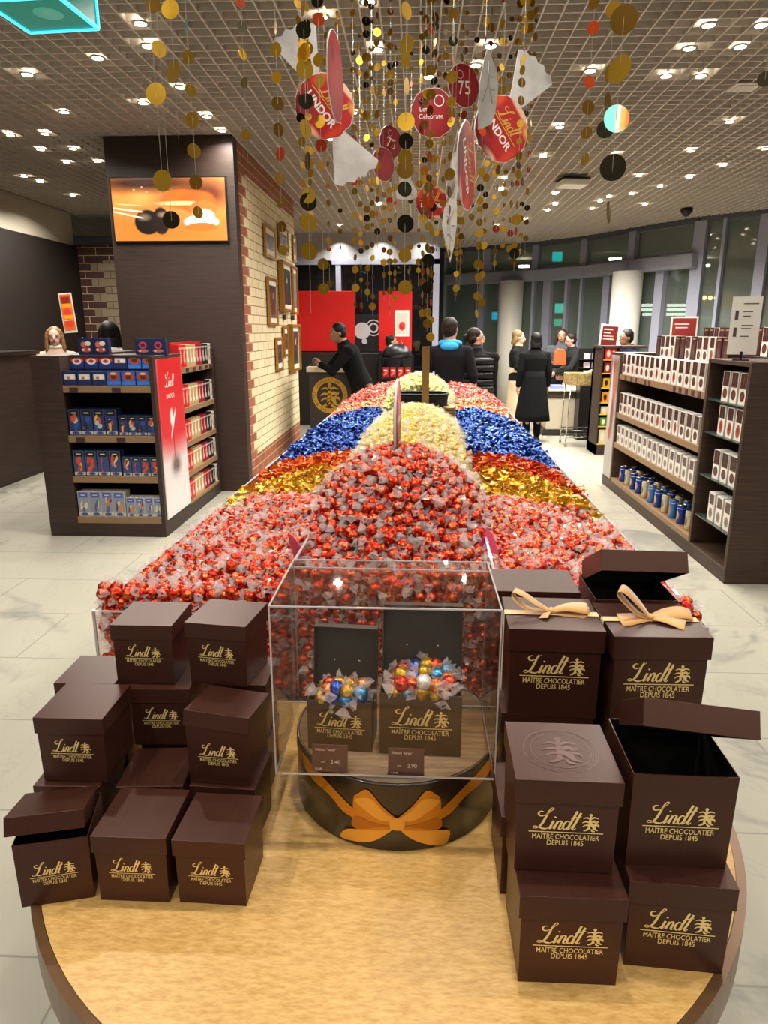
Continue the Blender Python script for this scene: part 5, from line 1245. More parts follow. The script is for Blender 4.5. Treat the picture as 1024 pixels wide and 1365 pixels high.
hid += [(-HW+.018, v, z) for (v, _, z) in front_fill(V0+.05, 1.2, 0, .68, .92, .034, 10)]+[(HW-.018, v, z) for (v, _, z) in front_fill(V0+.05, 1.1, 0, .68, .92, .034, 12)]
heap('red_truffle', red_c, balls, tails, RED, FILM, 'red foil truffle twisted in clear film in the raised middle heap', 'truffle', 'red truffles in the middle heap', 130, 21, hidden=hid)
heap('red_truffle', red_L, balls, tails, RED, FILM, 'red foil truffle twisted in clear film in the left front bin', 'truffle', 'red truffles in the left bin', 105, 22)
heap('red_truffle', red_R, balls, tails, RED, FILM, 'red foil truffle twisted in clear film in the right front bin', 'truffle', 'red truffles in the right bin', 65, 23)
# golden and champagne truffles behind the red middle heap
yel = [p for p in scatter(-CWD+.015, CWD-.015, .58, 2.85, .036, 31) if p[1] > .6-.03*math.sin(p[0]*20)]
yh = [p for p in scatter(-CWD+.015, CWD-.015, .58, 2.85, .042, 32, zoff=-.028)]
heap('gold_truffle', yel, small_b, small_t, GOLD_, FILMY, 'gold truffle in pale film behind the red middle heap', 'truffle', 'gold truffles in the middle bin', 300, 33, scl=(.9, 1.15), hidden=yh)
# flat gold and orange sticks, both wings
for side, nm in ((-1, 'left'), (1, 'right')):
    u0, u1 = (-HW+.02, -CWD-.02) if side < 0 else (CWD+.02, HW-.02)
    a = (1.20, 1.12)[side > 0]
    for zz, (v0, v1, mt, cn) in enumerate(((a, 1.64, GOF, 'gold'), (1.58, 2.12, ORF, 'orange'))):
        pts = scatter(u0, u1, v0, v1, .034, 40+zz+side, zoff=.0); low = scatter(u0, u1, v0, v1, .036, 44+zz+side, zoff=-.014)+scatter(u0, u1, v0, v1, .04, 54+zz+side, zoff=-.028)
        heap(cn+'_foil_chocolate', pts, sticks, None, mt, None, 'flat %s foil chocolate stick in the %s wing bin' % (cn, nm), 'chocolate stick', '%s sticks in the %s bin' % (cn, nm), 150, 60+zz+side, flat=.3, scl=(1.35, 1.8), hidden=low)
    pts = scatter(u0, u1, 2.10, 4.45, .034, 70+side); low = scatter(u0, u1, 2.10, 4.45, .040, 72+side, zoff=-.022)
    heap('blue_praline', pts, cubes, None, BLUEF, None, 'blue foil praline in the %s wing bin' % nm, 'praline', 'blue pralines in the %s bin' % nm, 150, 74+side, scl=(1.1, 1.5), hidden=low)
    pts = scatter(u0, u1, 4.40, 4.95, .036, 80+side); low = scatter(u0, u1, 4.4, 4.95, .045, 81+side, zoff=-.022)
    heap('salmon_praline', pts, cubes, None, SALF, None, 'salmon and orange praline behind the blue ones, %s wing' % nm, 'praline', 'salmon pralines in the %s bin' % nm, 100, 82+side, hidden=low, scl=(1.0, 1.3))
    pts = scatter(u0, u1, 4.95, 6.25, .036, 90+side); low = scatter(u0, u1, 4.95, 6.25, .045, 91+side, zoff=-.022)
    heap('pink_praline', pts, cubes, None, PINKF, None, 'pink praline in the rearmost bin, %s wing' % nm, 'praline', 'pink pralines in the %s bin' % nm, 150, 92+side, hidden=low, scl=(1.0, 1.3))
# bowl-like mound of green and champagne sweets at the rear, black wicker basket before it
bc = G(.02, 3.42, 0); bz = 1.06
tt = empty('wicker_basket', (bc.x, bc.y, bz), 0, 'black wicker basket set into the gold sweets of the island', 'basket')
m = M(); rings = []
for j in range(9):
    z = .19*j/8; k = 1+.12*j/8+(.012 if j % 2 else 0)
    rings.append([Vector(((.175*k)*(abs(math.cos(a))**.6)*math.copysign(1, math.cos(a)), .13*k*(abs(math.sin(a))**.6)*math.copysign(1, math.sin(a)), z)) for a in [2*PI*i/32 for i in range(32)]])
m.ring(rings, 0, False, cap=False); m.add(rings[0], [tuple(range(31, -1, -1))]); m.build('wicker_body', mat('black_wicker', '#191310', .6, bump=(120, .6, .004)), tt, solid=.006)
m = M(); m.tube([v+Vector((0, 0, .0)) for v in rings[-1]]+[rings[-1][0]], .009, 6); m.build('basket_rim', mat('black_wicker', '#191310'), tt)
loc(M().box(-CWD+.005, CWD-.005, 3.0, VC-.005, .66, 1.05)).build('basket_deck', mat('rear_block_dark', '#2a2019'), t)
def mz(u, v): return 1.12+.23*max(0, 1-((u/.27)**2+((v-4.0)/.62)**2))**.7
pts = [p for p in scatter(-CWD+.01, CWD-.01, 3.62, 4.65, .036, 95, zf=mz)]
low = [p for p in scatter(-CWD+.01, CWD-.01, 3.62, 4.65, .045, 96, zoff=-.022, zf=mz)]+[p for p in scatter(-CWD+.01, CWD-.01, 3.62, 4.65, .045, 97, zoff=-.05, zf=mz)]
heap('lime_truffle', pts, small_b, small_t, LIMEF, FILMY, 'pale green truffle in the rear mound behind the wicker basket', 'truffle', 'green truffles in the rear mound', 200, 98, hidden=low)
g = G(.225, 3.25, 0)
o = M(); 
for k in range(5): o.box(-.04, .04, -.05, .05, .012+k*.022, .026+k*.022)
for sx in (-.036, .036): o.box(sx-.006, sx+.006, -.055, -.045, 0, .125)
tag(o.build('slatted_crate', mat('crate_wood', '#a5834e', .6), loc=(g.x, g.y, 1.056)), 'small slatted wooden crate right of the black basket', 'crate')
# golden post
g = G(.055, 2.95, 0); tt = empty('gold_post', (g.x, g.y, 1.04), 0, 'square golden post with black cap rising from the island', 'post')
zt = at_y(570, 461, g.y).z-1.04
M().box(-.024, .024, -.02, .02, 0, zt).build('post_body', mat('post_gold', '#9c7a44', .4, .3), tt, bevel=.002); M().box(-.027, .027, -.023, .023, zt, zt+.05).build('post_cap', BLACKM, tt, bevel=.002)
# edge-on round sign standing in the middle heap
g = G(-.015, .60, 0); tt = empty('round_sign', (g.x, g.y, 1.30), R(88), 'round pink and white sign seen edge on, standing in the sweets', 'sign')
za = at_y(530, 505, g.y).z-1.30; zb2 = at_y(530, 612, g.y).z-1.30; rad = (za-zb2)/2; cz = (za+zb2)/2
m = M().lathe([(rad, -.004), (rad, .004)], 48); m.build('sign_board', mat('sign_edge_white', '#e0d4cc', .5), tt, loc=(0, 0, cz), rot=(PI/2, 0, 0))
for s in (-1, 1): 
    m = M().lathe([(rad*.96, -.0005), (rad*.96, .0005)], 40); m.build('sign_face', print_mat('sign_pink', '#b8505a', [('o', .5, .5, .3, .3, '#d88a84', .3), ('r', .5, .5, .3, .04, '#f0d8cc', .2)], axes=('X', 'Y')), tt, loc=(0, s*.005, cz), rot=(PI/2, 0, 0))
# loose assorted truffles in the two open boxes of the clear case
ASS = {'red': RED, 'gold': GOLD_, 'blue': foil_material('cobalt_foil', '#1a3ca8', '#5a80e0', .28, 60, .7), 'sky': foil_material('sky_foil', '#1c7cc0', '#6ac8f0', .28, 60, .7), 'orange': foil_material('copper_foil', '#c8682c', '#f0b070', .28, 60, .7), 'white': foil_material('white_foil', '#d8d0c8', '#ffffff', .3, 60, .3)}
AM = {k: [b.mesh(k+'_truffle', v) for b in balls[:3]] for k, v in ASS.items()}; TM = [[h.mesh('wrapper_twist', FILM) for h in halves(q)] for q in tails[:3]]
def fill_box(cx, cy, rz, s, z0, cols, lab, seed, n):
    r_ = random.Random(seed); cnt = {}
    hx, hy = s/2-.016, s*.31-.014; k = 0
    for layer in range(3):
        for j in range(3):
            for i in range(n):
                if k >= len(cols): return
                c = cols[k]; k += 1
                f = (i+.5)/n; x = -hx+2*hx*f+r_.uniform(-.004, .004)+(.008 if layer % 2 else 0); y = -hy+hy*j*.95+r_.uniform(-.004, .004)
                x *= (1-.12*layer)
                p = Vector((cx, cy, z0+layer*.021+r_.uniform(-.003, .004)+.006*(1-abs(x)/hx))) + Matrix.Rotation(rz, 3, 'Z') @ Vector((x, y, 0))
                o = bpy.data.objects.new(c+'_truffle', AM[c][k % 3]); C.objects.link(o); o.location = p; o.rotation_euler = rnd_rot(r_, .7); o.scale = (.93,)*3
                for hm_ in TM[k % 3]: w_ = bpy.data.objects.new('wrapper_twist', hm_); C.objects.link(w_); w_.parent = o
                lay = ('bottom', 'middle', 'top')[layer]; row = ('front', 'centre', 'rear')[j]
                tag(o, '%s truffle, %s layer, %s row, %s from left in the %s open box' % (c, lay, row, ordn(i), lab), 'truffle', 'truffles in the %s open box' % lab)
r5 = random.Random(3)
fill_box(-.150, 1.345, R(-4), .138, DZ+.108, ['gold', 'blue', 'sky', 'blue', 'red', 'white', 'orange', 'blue', 'gold', 'gold', 'red', 'white', 'orange', 'blue', 'gold', 'sky', 'red', 'gold', 'gold', 'orange'], 'smaller', 5, 4)
fill_box(.018, 1.345, R(-2), .170, DZ+.133, ['gold', 'sky', 'gold', 'gold', 'white', 'red', 'white', 'gold', 'orange', 'red', 'orange', 'gold', 'white', 'gold', 'sky', 'red', 'red', 'white', 'orange', 'red', 'gold', 'blue', 'gold', 'sky', 'orange', 'red', 'blue', 'gold', 'red', 'sky'], 'larger', 6, 5)
# ================================================================ HANGING DECORATIONS
def disc_mesh(r, m_, nm='foil_disc'):
    m = M(); m.lathe([(r, -.0003), (r, .0003)], 22, smooth=False); m.v = [Vector((v.x, v.z, v.y)) for v in m.v]; m.f = [f[::-1] for f in m.f]
    return m.mesh(nm, m_)
def gold_disc_mat(name, c, rough):
    t = NT(name); oi = t.n('ShaderNodeObjectInfo'); mr = t.n('ShaderNodeMapRange', inp={'To Min': .55, 'To Max': 1.25}); t.l(oi.outputs['Random'], mr.inputs[0])
    hv = t.n('ShaderNodeHueSaturation', inp={'Color': lin(c)}); t.l(mr.outputs[0], hv.inputs['Value']); t.l(hv.outputs[0], t.b.inputs['Base Color'])
    t.b.inputs['Metallic'].default_value = .9; t.b.inputs['Roughness'].default_value = rough
    return t.m
GD = gold_disc_mat('gold_disc', '#c79a2e', .28); GD2 = gold_disc_mat('bronze_disc', '#8a6524', .32); GDR = gold_disc_mat('copper_disc', '#c0481e', .35); GDK = mat('dark_disc', '#2a2412', .3, .8)
IRI = print_mat('rainbow_disc', '#8fe8e0', [('r', .75, .5, .25, .6, '#e8c060', .5), ('r', .55, .5, .08, .6, '#e0e8f0', .5), ('r', .95, .5, .12, .6, '#e8883a', .5)], rough=.2, emit=.3)
DM = {}
def dmesh(r, kind):
    key = (round(r, 4), kind)
    if key not in DM: DM[key] = disc_mesh(r, {'g': GD, 'b': GD2, 'r': GDR, 'k': GDK, 'i': IRI}[kind])
    return DM[key]
THREAD = mat('thread', '#d8d0bc', .4)
SPEC = []
def gar(px, ref, Y, r, ys=None, bot=None, top=-30, gap=None, tail=0, seed=0):
    SPEC.append((px, ref, Y, r, ys, bot, top, gap, tail, seed))
gar(208, 125, 2.1, .028, [(-12, 'g'), (125, 'g'), (241, 'g')], tail=30)
gar(230, 60, 2.2, .030, [(12, 'g'), (95, 'g')], tail=88)
gar(203, 6, 2.3, .022, [(6, 'b')])
gar(256, 150, 2.4, .022, [(36, 'g'), (76, 'g'), (120, 'g'), (160, 'g'), (201, 'g'), (243, 'b'), (283, 'g')])
gar(222, 200, 2.35, .027, [(65, 'g'), (293, 'k')])
gar(325, 90, 2.7, .018, [(3, 'r'), (35, 'k'), (72, 'g'), (110, 'b'), (180, 'g'), (213, 'b')])
gar(372, 180, 2.5, .021, [(36, 'g'), (66, 'g'), (103, 'g'), (138, 'b'), (173, 'b'), (205, 'r'), (238, 'b'), (270, 'b'), (302, 'b'), (333, 'g')])
gar(408, 150, 2.2, .025, [(10, 'g'), (40, 'k'), (66, 'g'), (70, 'g'), (92, 'g'), (135, 'k'), (172, 'g'), (215, 'b'), (261, 'g'), (269, 'k'), (297, 'g'), (335, 'g')], tail=80)
gar(427, 150, 2.6, .020, [(1, 'k'), (26, 'r'), (80, 'g'), (108, 'g'), (162, 'g'), (194, 'r'), (220, 'g'), (352, 'g'), (385, 'g')])
gar(541, 150, 2.2, .025, [(14, 'g'), (60, 'g'), (80, 'g'), (115, 'g'), (162, 'g'), (188, 'k'), (210, 'g'), (226, 'b'), (252, 'k'), (298, 'k'), (340, 'g'), (383, 'g')])
gar(786, 110, 2.3, .020, [(2, 'g'), (37, 'r'), (109, 'r'), (143, 'b'), (177, 'b'), (212, 'g')])
gar(814, 80, 2.15, .024, [(13, 'g'), (97, 'g'), (136, 'g'), (172, 'k')])
gar(826, 100, 2.0, .033, [(26, 'b'), (92, 'g'), (158, 'i'), (223, 'k'), (283, 'g')])
gar(1020, 105, 2.2, .02, [(105, 'k')])
rg = random.Random(77)
for px, Y, bot, r, gap in ((402, 3.2, 300, .018, .06), (412, 2.9, 320, .018, .055), (436, 4.2, 380, .018, .075), (452, 4.6, 345, .017, .08), (472, 4.4, 410, .019, .085), (480, 4.9, 415, .018, .085), (489, 4.0, 400, .018, .07), (496, 4.5, 420, .018, .075), (503, 3.8, 330, .019, .07), (512, 5.0, 400, .018, .08),
                           (520, 4.3, 420, .018, .065), (527, 5.1, 400, .018, .08), (566, 3.6, 420, .019, .06), (573, 3.0, 440, .019, .055), (578, 3.9, 455, .019, .06), (560, 4.6, 380, .017, .08), (601, 3.3, 340, .020, .062), (592, 4.2, 330, .018, .08), (613, 4.8, 400, .019, .06), (618, 4.1, 385, .017, .08),
                           (643, 3.4, 420, .019, .055), (650, 4.3, 410, .018, .075), (666, 3.7, 360, .018, .07), (676, 4.7, 330, .017, .085), (686, 3.9, 345, .020, .065), (693, 3.4, 360, .019, .06), (700, 4.2, 340, .018, .075), (707, 4.6, 345, .017, .08), (662, 5.0, 300, .018, .09), (548, 5.2, 380, .017, .09), (584, 5.3, 340, .017, .09), (632, 5.0, 300, .017, .09)):
    gar(px, 180, Y, r, None, bot, -30, gap, 0, rg.randrange(9999))
SPEC.sort(key=lambda s: s[0])
for gi, (px, ref, Y, r, ys, bot, top, gap, tail, seed) in enumerate(SPEC):
    b = at_y(px, ref, Y); zs = []
    r_ = random.Random(seed+gi)
    if ys:
        for y, k in ys:
            x_, y_ = b.x, Y
            # height at which this vertical thread crosses image row y
            d = ray(px, y); dd = d.y; z = H+d.z*(Y/dd)
            if z < ZC-.05: zs.append((z, k))
            else: zs.append((ZC-.1, k))
        zlow = min(z for z, k in zs)
        if tail: d = ray(px, max(y for y, k in ys)+tail); zlow = H+d.z*Y/d.y
    else:
        zlow = (lambda d: H+d.z*Y/d.y)(ray(px, bot)); z = ZC-.06
        zs = []
        while z > zlow:
            k = r_.choices('gbrk', (62, 22, 8, 8))[0]; zs.append((z, k)); z -= gap*r_.choice((.62, .8, 1, 1.15, 1.5))
    t = empty('disc_garland', (b.x, Y, ZC), 0, 'hanging thread of %s round foil discs, %s garland from the left' % ('large' if r > .024 else 'small', ordn(gi)), 'garland', 'gold disc garlands')
    M().tube([(0, 0, 0), (0, 0, zlow-ZC-.005)], .0007, 4).build('thread', THREAD, t)
    for z, k in zs:
        q = r*(r_.choice((.7, .85, 1, 1, 1.25)) if not ys else r_.choice((.85, 1, 1)))
        o = put('foil_disc', dmesh(q if k != 'i' else r, k), t, loc=(r_.uniform(-.002, .002), 0, z-ZC), rot=(r_.uniform(-.12, .12), r_.uniform(-.15, .15), r_.uniform(-1.25, 1.25) if k not in 'ik' else r_.uniform(-.4, .4)))

# ---- printed card truffles
SRED = print_mat('sign_red_foil', '#b80c08', [('o', .2, .2, .25, .3, '#7a0606', .6), ('o', .85, .88, .12, .08, '#f0a050', .5), ('o', .12, .75, .08, .14, '#e04a20', .5), ('o', .9, .3, .07, .2, '#d83c18', .5), ('o', .5, .97, .3, .05, '#f0c0a0', .4), ('o', .3, .05, .2, .06, '#5c0a0a', .5), ('o', .7, .08, .15, .05, '#f0b090', .5)], rough=.5)
SDK = print_mat('sign_dark_red', '#860a10', [('o', .5, .5, .35, .35, '#9c1016', .5), ('o', .3, .7, .1, .1, '#6a0810', .5)], rough=.6)
SWH = mat('sign_white_card', '#ddd9d2', .55, noise=(9, .12, '#c4c0ba')); SEDGE = mat('sign_card_edge', '#ece8e0', .5); SGOLD = mat('sign_gold_print', '#e8b048', .4, .3); SWPR = mat('sign_white_print', '#f2ece4', .5)
def rough_oval(rx, rz, n, amp, seed):
    r_ = random.Random(seed); return [(rx*(1+r_.uniform(-amp, amp))*math.cos(2*PI*k/n), rz*(1+r_.uniform(-amp, amp))*math.sin(2*PI*k/n)) for k in range(n)]
def fan(len_, w0, w1, seed):
    """crinkled wrapper end pointing to +x"""
    r_ = random.Random(seed); pts = [(0, -w0)]
    for k in range(9):
        a = -1+k/4; pts.append((len_*(1-.10*a*a)+(.010 if k % 2 else -.004), w1*a))
    pts.append((0, w0)); return pts
def hanging_truffle(px, py, Y, size, rot, yaw, label, kind='lindor', fans=(), roll=0):
    p = at_y(px, py, Y); t = empty('hanging_truffle_sign', p, 0, label, 'hanging sign', 'card truffles hanging over the island', rot=(0, R(rot), R(yaw)))
    rx = size; n = 44
    ov = rough_oval(rx, rx, n, .012 if kind == 'disc' else .03, int(px))
    m = M(); m.poly(ov, -.003, .003, 0); m.build('card_body', [SRED if kind == 'lindor' else SDK], t)
    m = M(); ov2 = [(a*1.02, b*1.02) for a, b in ov]; m.poly(ov2, -.0022, .0022, 0); m.build('card_edge', [SEDGE], t)
    for s in (-1, 1):
        yy = -.0036*s*-1 if s > 0 else -.0036
        fl = Matrix.Scale(-1, 4, Vector((1, 0, 0))) if s > 0 else Matrix.Identity(4)
        g = M(); w_ = M()
        if kind == 'lindor':
            g2 = M(); script_word(g2); g.add([((v.x-1.05)*rx*.5, 0, v.y*rx*.5+rx*.14) for v in g2.v], g2.f)
            g.add([(-rx*.75, 0, rx*.08), (rx*.75, 0, rx*.08), (rx*.75, 0, rx*.11), (-rx*.75, 0, rx*.11)], [(0, 1, 2, 3)])
            w_.merge(text_m('LINDOR', rx*1.35, bold=.03), Matrix.Translation((0, 0, -rx*.16)))
        elif kind == 'celebrate':
            g.merge(text_m("Let's", rx*.5), Matrix.Translation((-rx*.35, 0, rx*.18))); g.merge(text_m('Celebrate', rx*1.1), Matrix.Translation((-rx*.1, 0, -rx*.12)))
            annulus(g, rx*.2, rx*.24, (rx*.3, rx*.5), 0); annulus(g, rx*.06, rx*.09, (-rx*.5, rx*.55), 0)
        elif kind == '75':
            g.merge(text_m('75', rx*.8), Matrix.Translation((0, 0, -rx*.1))); annulus(g, rx*.18, rx*.2, (-rx*.2, rx*.5), 0)
        for mm_, mt in ((g, SGOLD if kind == 'lindor' else SWPR), (w_, SWPR)):
            if mm_.v:
                mm_.v = [fl @ Vector((v.x, yy, v.z)) for v in mm_.v]; mm_.build('card_print', mt, t)
    for k, (fa, dist, L_, w0, w1, fy, fr) in enumerate(fans):
        m = M(); m.poly(fan(L_, w0, w1, k), -.0025, .0025)
        f = m.build('wrapper_end', SWH, t, loc=(math.cos(R(fa))*dist, 0, math.sin(R(fa))*dist)); f.rotation_euler = Euler((R(fr), -R(fa), R(fy)), 'XYZ')
    M().tube([(0, 0, 0), (0, 0, .0)], .0007, 4)
    th = M().tube([(0, 0, 0), (0, 0, ZC-p.z)], .0006, 4).build('hanging_thread', THREAD, t)
    th.rotation_euler = Euler((0, R(rot), R(yaw))).to_matrix().inverted().to_euler()
    return t
hanging_truffle(433, 142, 3.3, .125, 50, 12, 'large red card truffle at upper left, white wrapper ends on both sides', fans=((165, .11, .20, .03, .10, 0, 0), (-12, .11, .20, .025, .11, 0, 0)))
hanging_truffle(447, 103, 3.0, .15, 4, 85, 'red oval card seen nearly edge on beside the upper left truffle', kind='disc')
hanging_truffle(668, 172, 3.5, .135, 50, 25, 'large red card truffle at upper right, white wrapper end above right', fans=((108, .12, .22, .03, .11, 0, 0),))
hanging_truffle(622, 222, 3.0, .155, 66, 73, 'tall narrow red card truffle turned sideways in the middle')
hanging_truffle(577, 151, 3.7, .106, -4, 12, 'round red card reading Let\'s Celebrate', kind='celebrate')
hanging_truffle(618, 114, 4.0, .098, -8, 35, 'round dark red card reading 75 near the top', kind='75')
hanging_truffle(575, 270, 4.4, .092, 0, 10, 'small round red card truffle lowest in the decorations', kind='lindor')
hanging_truffle(521, 189, 4.3, .082, 10, 45, 'small dark red disc card behind the left white wrapper end', kind='75')
hanging_truffle(511, 219, 4.2, .085, 20, 50, 'plain red disc card under the dark red one behind the wrapper end', kind='disc')
def white_card(pts, Y, label, yaw=0):
    """pts: outline in pixels turned to real size on the plane y = Y"""
    cx = sum(a for a, b in pts)/len(pts); cy_ = sum(b for a, b in pts)/len(pts); c = at_y(cx, cy_, Y)
    q = [at_y(a, b, Y) for a, b in pts]; m = M(); k = 1/max(.3, math.cos(R(yaw)))
    m.poly([((p.x-c.x)*k, p.z-c.z) for p in q], -.0025, .0025)
    t = empty('hanging_wrapper_card', c, R(yaw), label, 'hanging sign', 'white wrapper cards hanging over the island')
    m.build('card', SWH, t)
    m = M()
    for j in range(4):
        a, b = q[j % len(q)]-c, q[(j*3+4) % len(q)]-c; m.tube([(a.x*.7*k, -.0035, a.z*.7), ((a.x+b.x)*.15*k, -.0035, (a.z+b.z)*.2), (b.x*.6*k, -.0035, b.z*.6)], .0012, 4)
    m.build('crease_lines', mat('crease_grey', '#b8b4ae', .6), t)
    M().tube([(0, 0, .02), (0, 0, ZC-c.z)], .0006, 4).build('hanging_thread', THREAD, t)
white_card([(650, 64), (655, 75), (663, 95), (664, 120), (660, 150), (655, 165), (637, 174), (637, 150), (639, 110), (645, 80)], 3.0, 'tall white wrapper card beside the upper right red truffle', 20)
white_card([(600, 264), (609, 268), (609, 300), (605, 330), (600, 350), (593, 320), (589, 300), (592, 278)], 3.3, 'white wrapper card pointing down under the sideways truffle')
white_card([(536, 234), (545, 234), (556, 255), (555, 264), (543, 267), (529, 265), (528, 257)], 4.2, 'small white wrapper card behind the two black discs')
white_card([(603, 205), (611, 200), (612, 240), (607, 275), (602, 270), (597, 240)], 3.4, 'white wrapper card partly behind the sideways red truffle')
# ================================================================ PEOPLE
def remesh(m, vox, mats, name, smooth=2):
    me = m.mesh('tmp', mats); o = bpy.data.objects.new('tmp', me); C.objects.link(o)
    md = o.modifiers.new('r', 'REMESH'); md.mode = 'VOXEL'; md.voxel_size = vox; md.use_smooth_shade = True
    s = o.modifiers.new('s', 'SMOOTH'); s.factor = .5; s.iterations = smooth
    dg = bpy.context.evaluated_depsgraph_get(); dg.update()
    out = bpy.data.meshes.new_from_object(o.evaluated_get(dg)); out.name = name
    bpy.data.objects.remove(o); out.materials.clear()
    for x in (mats if isinstance(mats, (list, tuple)) else [mats]): out.materials.append(x)
    return out
def limb(m, pts, rs, n=10, rx=None):
    m.tube(pts, rs, n, rx=rx)
    for p, r in zip(pts, rs): m.ell(p, r*.98, r*.98, r*.98, 10, 8)
def hand(m, wrist, fore_dir, side, curl=.5):
    """palm, four fingers and a thumb; hanging or reaching along fore_dir"""
    d = Vector(fore_dir).normalized(); x = Vector((side, 0, 0)); x = (x-d*x.dot(d)); x = x.normalized() if x.length > .1 else Vector((0, 1, 0)); yv = d.cross(x).normalized()*side
    # fingers spread along yv, palm normal is x
    w = Vector(wrist)
    for k, off in enumerate((-.027, -.009, .009, .026)):
        base = w+d*.085+yv*off; L_ = (.062, .072, .068, .052)[k]
        p1 = base+d*L_*.45-x*curl*.012; p2 = p1+d*L_*.33-x*curl*.024; p3 = p2+d*L_*.22-x*curl*.026
        limb(m, [w+d*.03+yv*off*.6, base, p1, p2, p3], [.011, .0105, .0095, .009, .0085], 7)
    limb(m, [w, w+d*.045, w+d*.075], [.026, .03, .028], 8)
    t0 = w+d*.02-yv*.028; limb(m, [t0, t0+d*.032-yv*.022-x*.008, t0+d*.062-yv*.026-x*.014], [.013, .011, .009], 7)
def person(x, y, yaw, height, label, skin, hair, top, bottom, arms=None, lean=0, headyaw=0, headpitch=0, hairstyle='short', coat=None, shoes='#15120f', build=1.0, stance=.09, sleeves=1.0, hood=None, step=0, z0=0, collar=None, name='person'):
    K = height/1.72
    t = empty(name, (x, y, z0), R(yaw), label, 'person')
    SK = mat('skin_'+skin[1:], skin, .55); HR = mat('hair_'+hair[1:], hair, .55, spec=.25, noise=(40, .2, '#0c0807' if int(hair[1:3], 16) < 90 else '#5c4228'))
    TP = mat('cloth_'+top[1:], top, .95, spec=.15, bump=(25, .3, .01)); BT = mat('cloth_'+bottom[1:], bottom, .95, spec=.15, bump=(20, .3, .01)); SH = mat('shoe_'+shoes[1:], shoes, .4)
    V = lambda a, b, c: Vector((a, b, c))*K
    pel = V(0, 0, .93)
    Lm = Matrix.Rotation(R(lean), 3, 'X')     # positive lean: forward (towards -y)
    def up(v): return pel+Lm @ (v-pel)
    B = M()
    # ---- torso, neck, head
    sec = [(.80, .13, .10), (.90, .165, .115), (.98, .155, .11), (1.08, .135, .10), (1.20, .15, .112), (1.32, .172, .118), (1.385, .145, .10), (1.435, .095, .075), (1.49, .058, .06), (1.56, .052, .056)]
    def torso(m, grow=0, zlo=.8, zhi=1.6, lo_scale=1.0):
        rings = []
        for z, rx, ry in sec:
            if z < zlo or z > zhi: continue
            k = build if z < 1.42 else 1
            rings.append([up(V(0, 0, z)+Vector(((rx*K*k+grow)*math.cos(2*PI*i/20), (ry*K*k+grow)*math.sin(2*PI*i/20), 0))) for i in range(20)])
        m.ring(rings, 0)
    torso(B)
    hc = up(V(0, -.02, 1.597)); HM = Matrix.Rotation(R(headyaw), 3, 'Z') @ Matrix.Rotation(R(headpitch), 3, 'X')
    def hp(a, b, c): return hc+HM @ (Vector((a, b, c))*K)
    def hell(m, c, rx, ry, rz, mi=0, n=16, k=12): m.ell(hp(*c), rx*K, ry*K, rz*K, n, k, mi, HM)
    hell(B, (0, .008, .012), .074, .092, .098); hell(B, (0, -.028, -.045), .056, .062, .062); hell(B, (0, -.06, -.082), .028, .022, .02)
    B.tube([up(V(0, .0, 1.47)), hp(0, .01, -.06)], [.054*K, .052*K], 12)
    B.tube([hp(0, -.083, .018), hp(0, -.100, -.018), hp(0, -.096, -.030)], [.010*K, .014*K, .012*K], 8); hell(B, (0, -.082, -.052), .024, .014, .010)
    for s in (-1, 1):
        hell(B, (s*.076, .012, -.008), .010, .018, .028); hell(B, (s*.032, -.070, .028), .022, .014, .008)
    # ---- legs
    for s in (-1, 1):
        hip = V(s*.085, 0, .90); st = step*s; kn = V(s*stance, -.02-st*.5, .49); an = V(s*stance, .02-st, .085)
        limb(B, [hip, kn+V(0, 0, .12), kn, V(s*stance, .015-st*.8, .33), an], [.085*K*build, .062*K*build, .05*K, .052*K, .035*K], 12)
        limb(B, [an+V(0, 0, -.03), an+V(s*.008, -.10, -.055), an+V(s*.01, -.15, -.06)], [.036*K, .030*K, .024*K], 8)
    # ---- arms
    A = arms or {}
    armp = {}
    for s, key in ((-1, 'l'), (1, 'r')):
        sh = up(V(s*.175*build, 0, 1.36)); a = A.get(key, ((s*.235, .02, 1.12), (s*.245, -.03, .88)))
        el, wr = V(*a[0]), V(*a[1]); armp[s] = (sh, el, wr)
        limb(B, [up(V(s*.10, 0, 1.375)), sh, (sh+el)/2, el, (el*.6+wr*.4), wr], [.06*K, .055*K, .046*K, .038*K, .037*K, .027*K], 10)
        hand(B, wr, wr-el, s, .6)
    put('body', remesh(B, .0085 if K > .9 else .008, [SK], 'body'), t)
    # ---- face details
    m = M(); m2 = M(); m3 = M(); m4 = M()
    for s in (-1, 1):
        m.ell(hp(s*.031, -.079, .010), .011*K, .006*K, .0065*K, 10, 6, 0, HM); m2.ell(hp(s*.031, -.0845, .010), .005*K, .003*K, .0055*K, 8, 5, 0, HM)
        m3.tube([hp(s*.014, -.090, .032), hp(s*.032, -.090, .038), hp(s*.050, -.080, .032)], [.003*K, .004*K, .0025*K], 6)
    m4.tube([hp(-.024, -.088, -.052), hp(0, -.097, -.050), hp(.024, -.088, -.052)], [.003*K, .0065*K, .003*K], 6)
    m.build('eye', mat('eye_white', '#e4ddd6', .3), t); m2.build('iris', mat('iris_dark', '#2a1c14', .2), t); m3.build('eyebrow', HR, t); m4.build('lips', mat('lips_'+skin[1:], '#a8504a', .4), t)
    # ---- hair
    Hh = M(); hell(Hh, (0, .034, .040), .088, .094, .090); hell(Hh, (0, .045, .0), .087, .076, .092)
    if hairstyle == 'bun': hell(Hh, (0, .10, .06), .04, .04, .04)
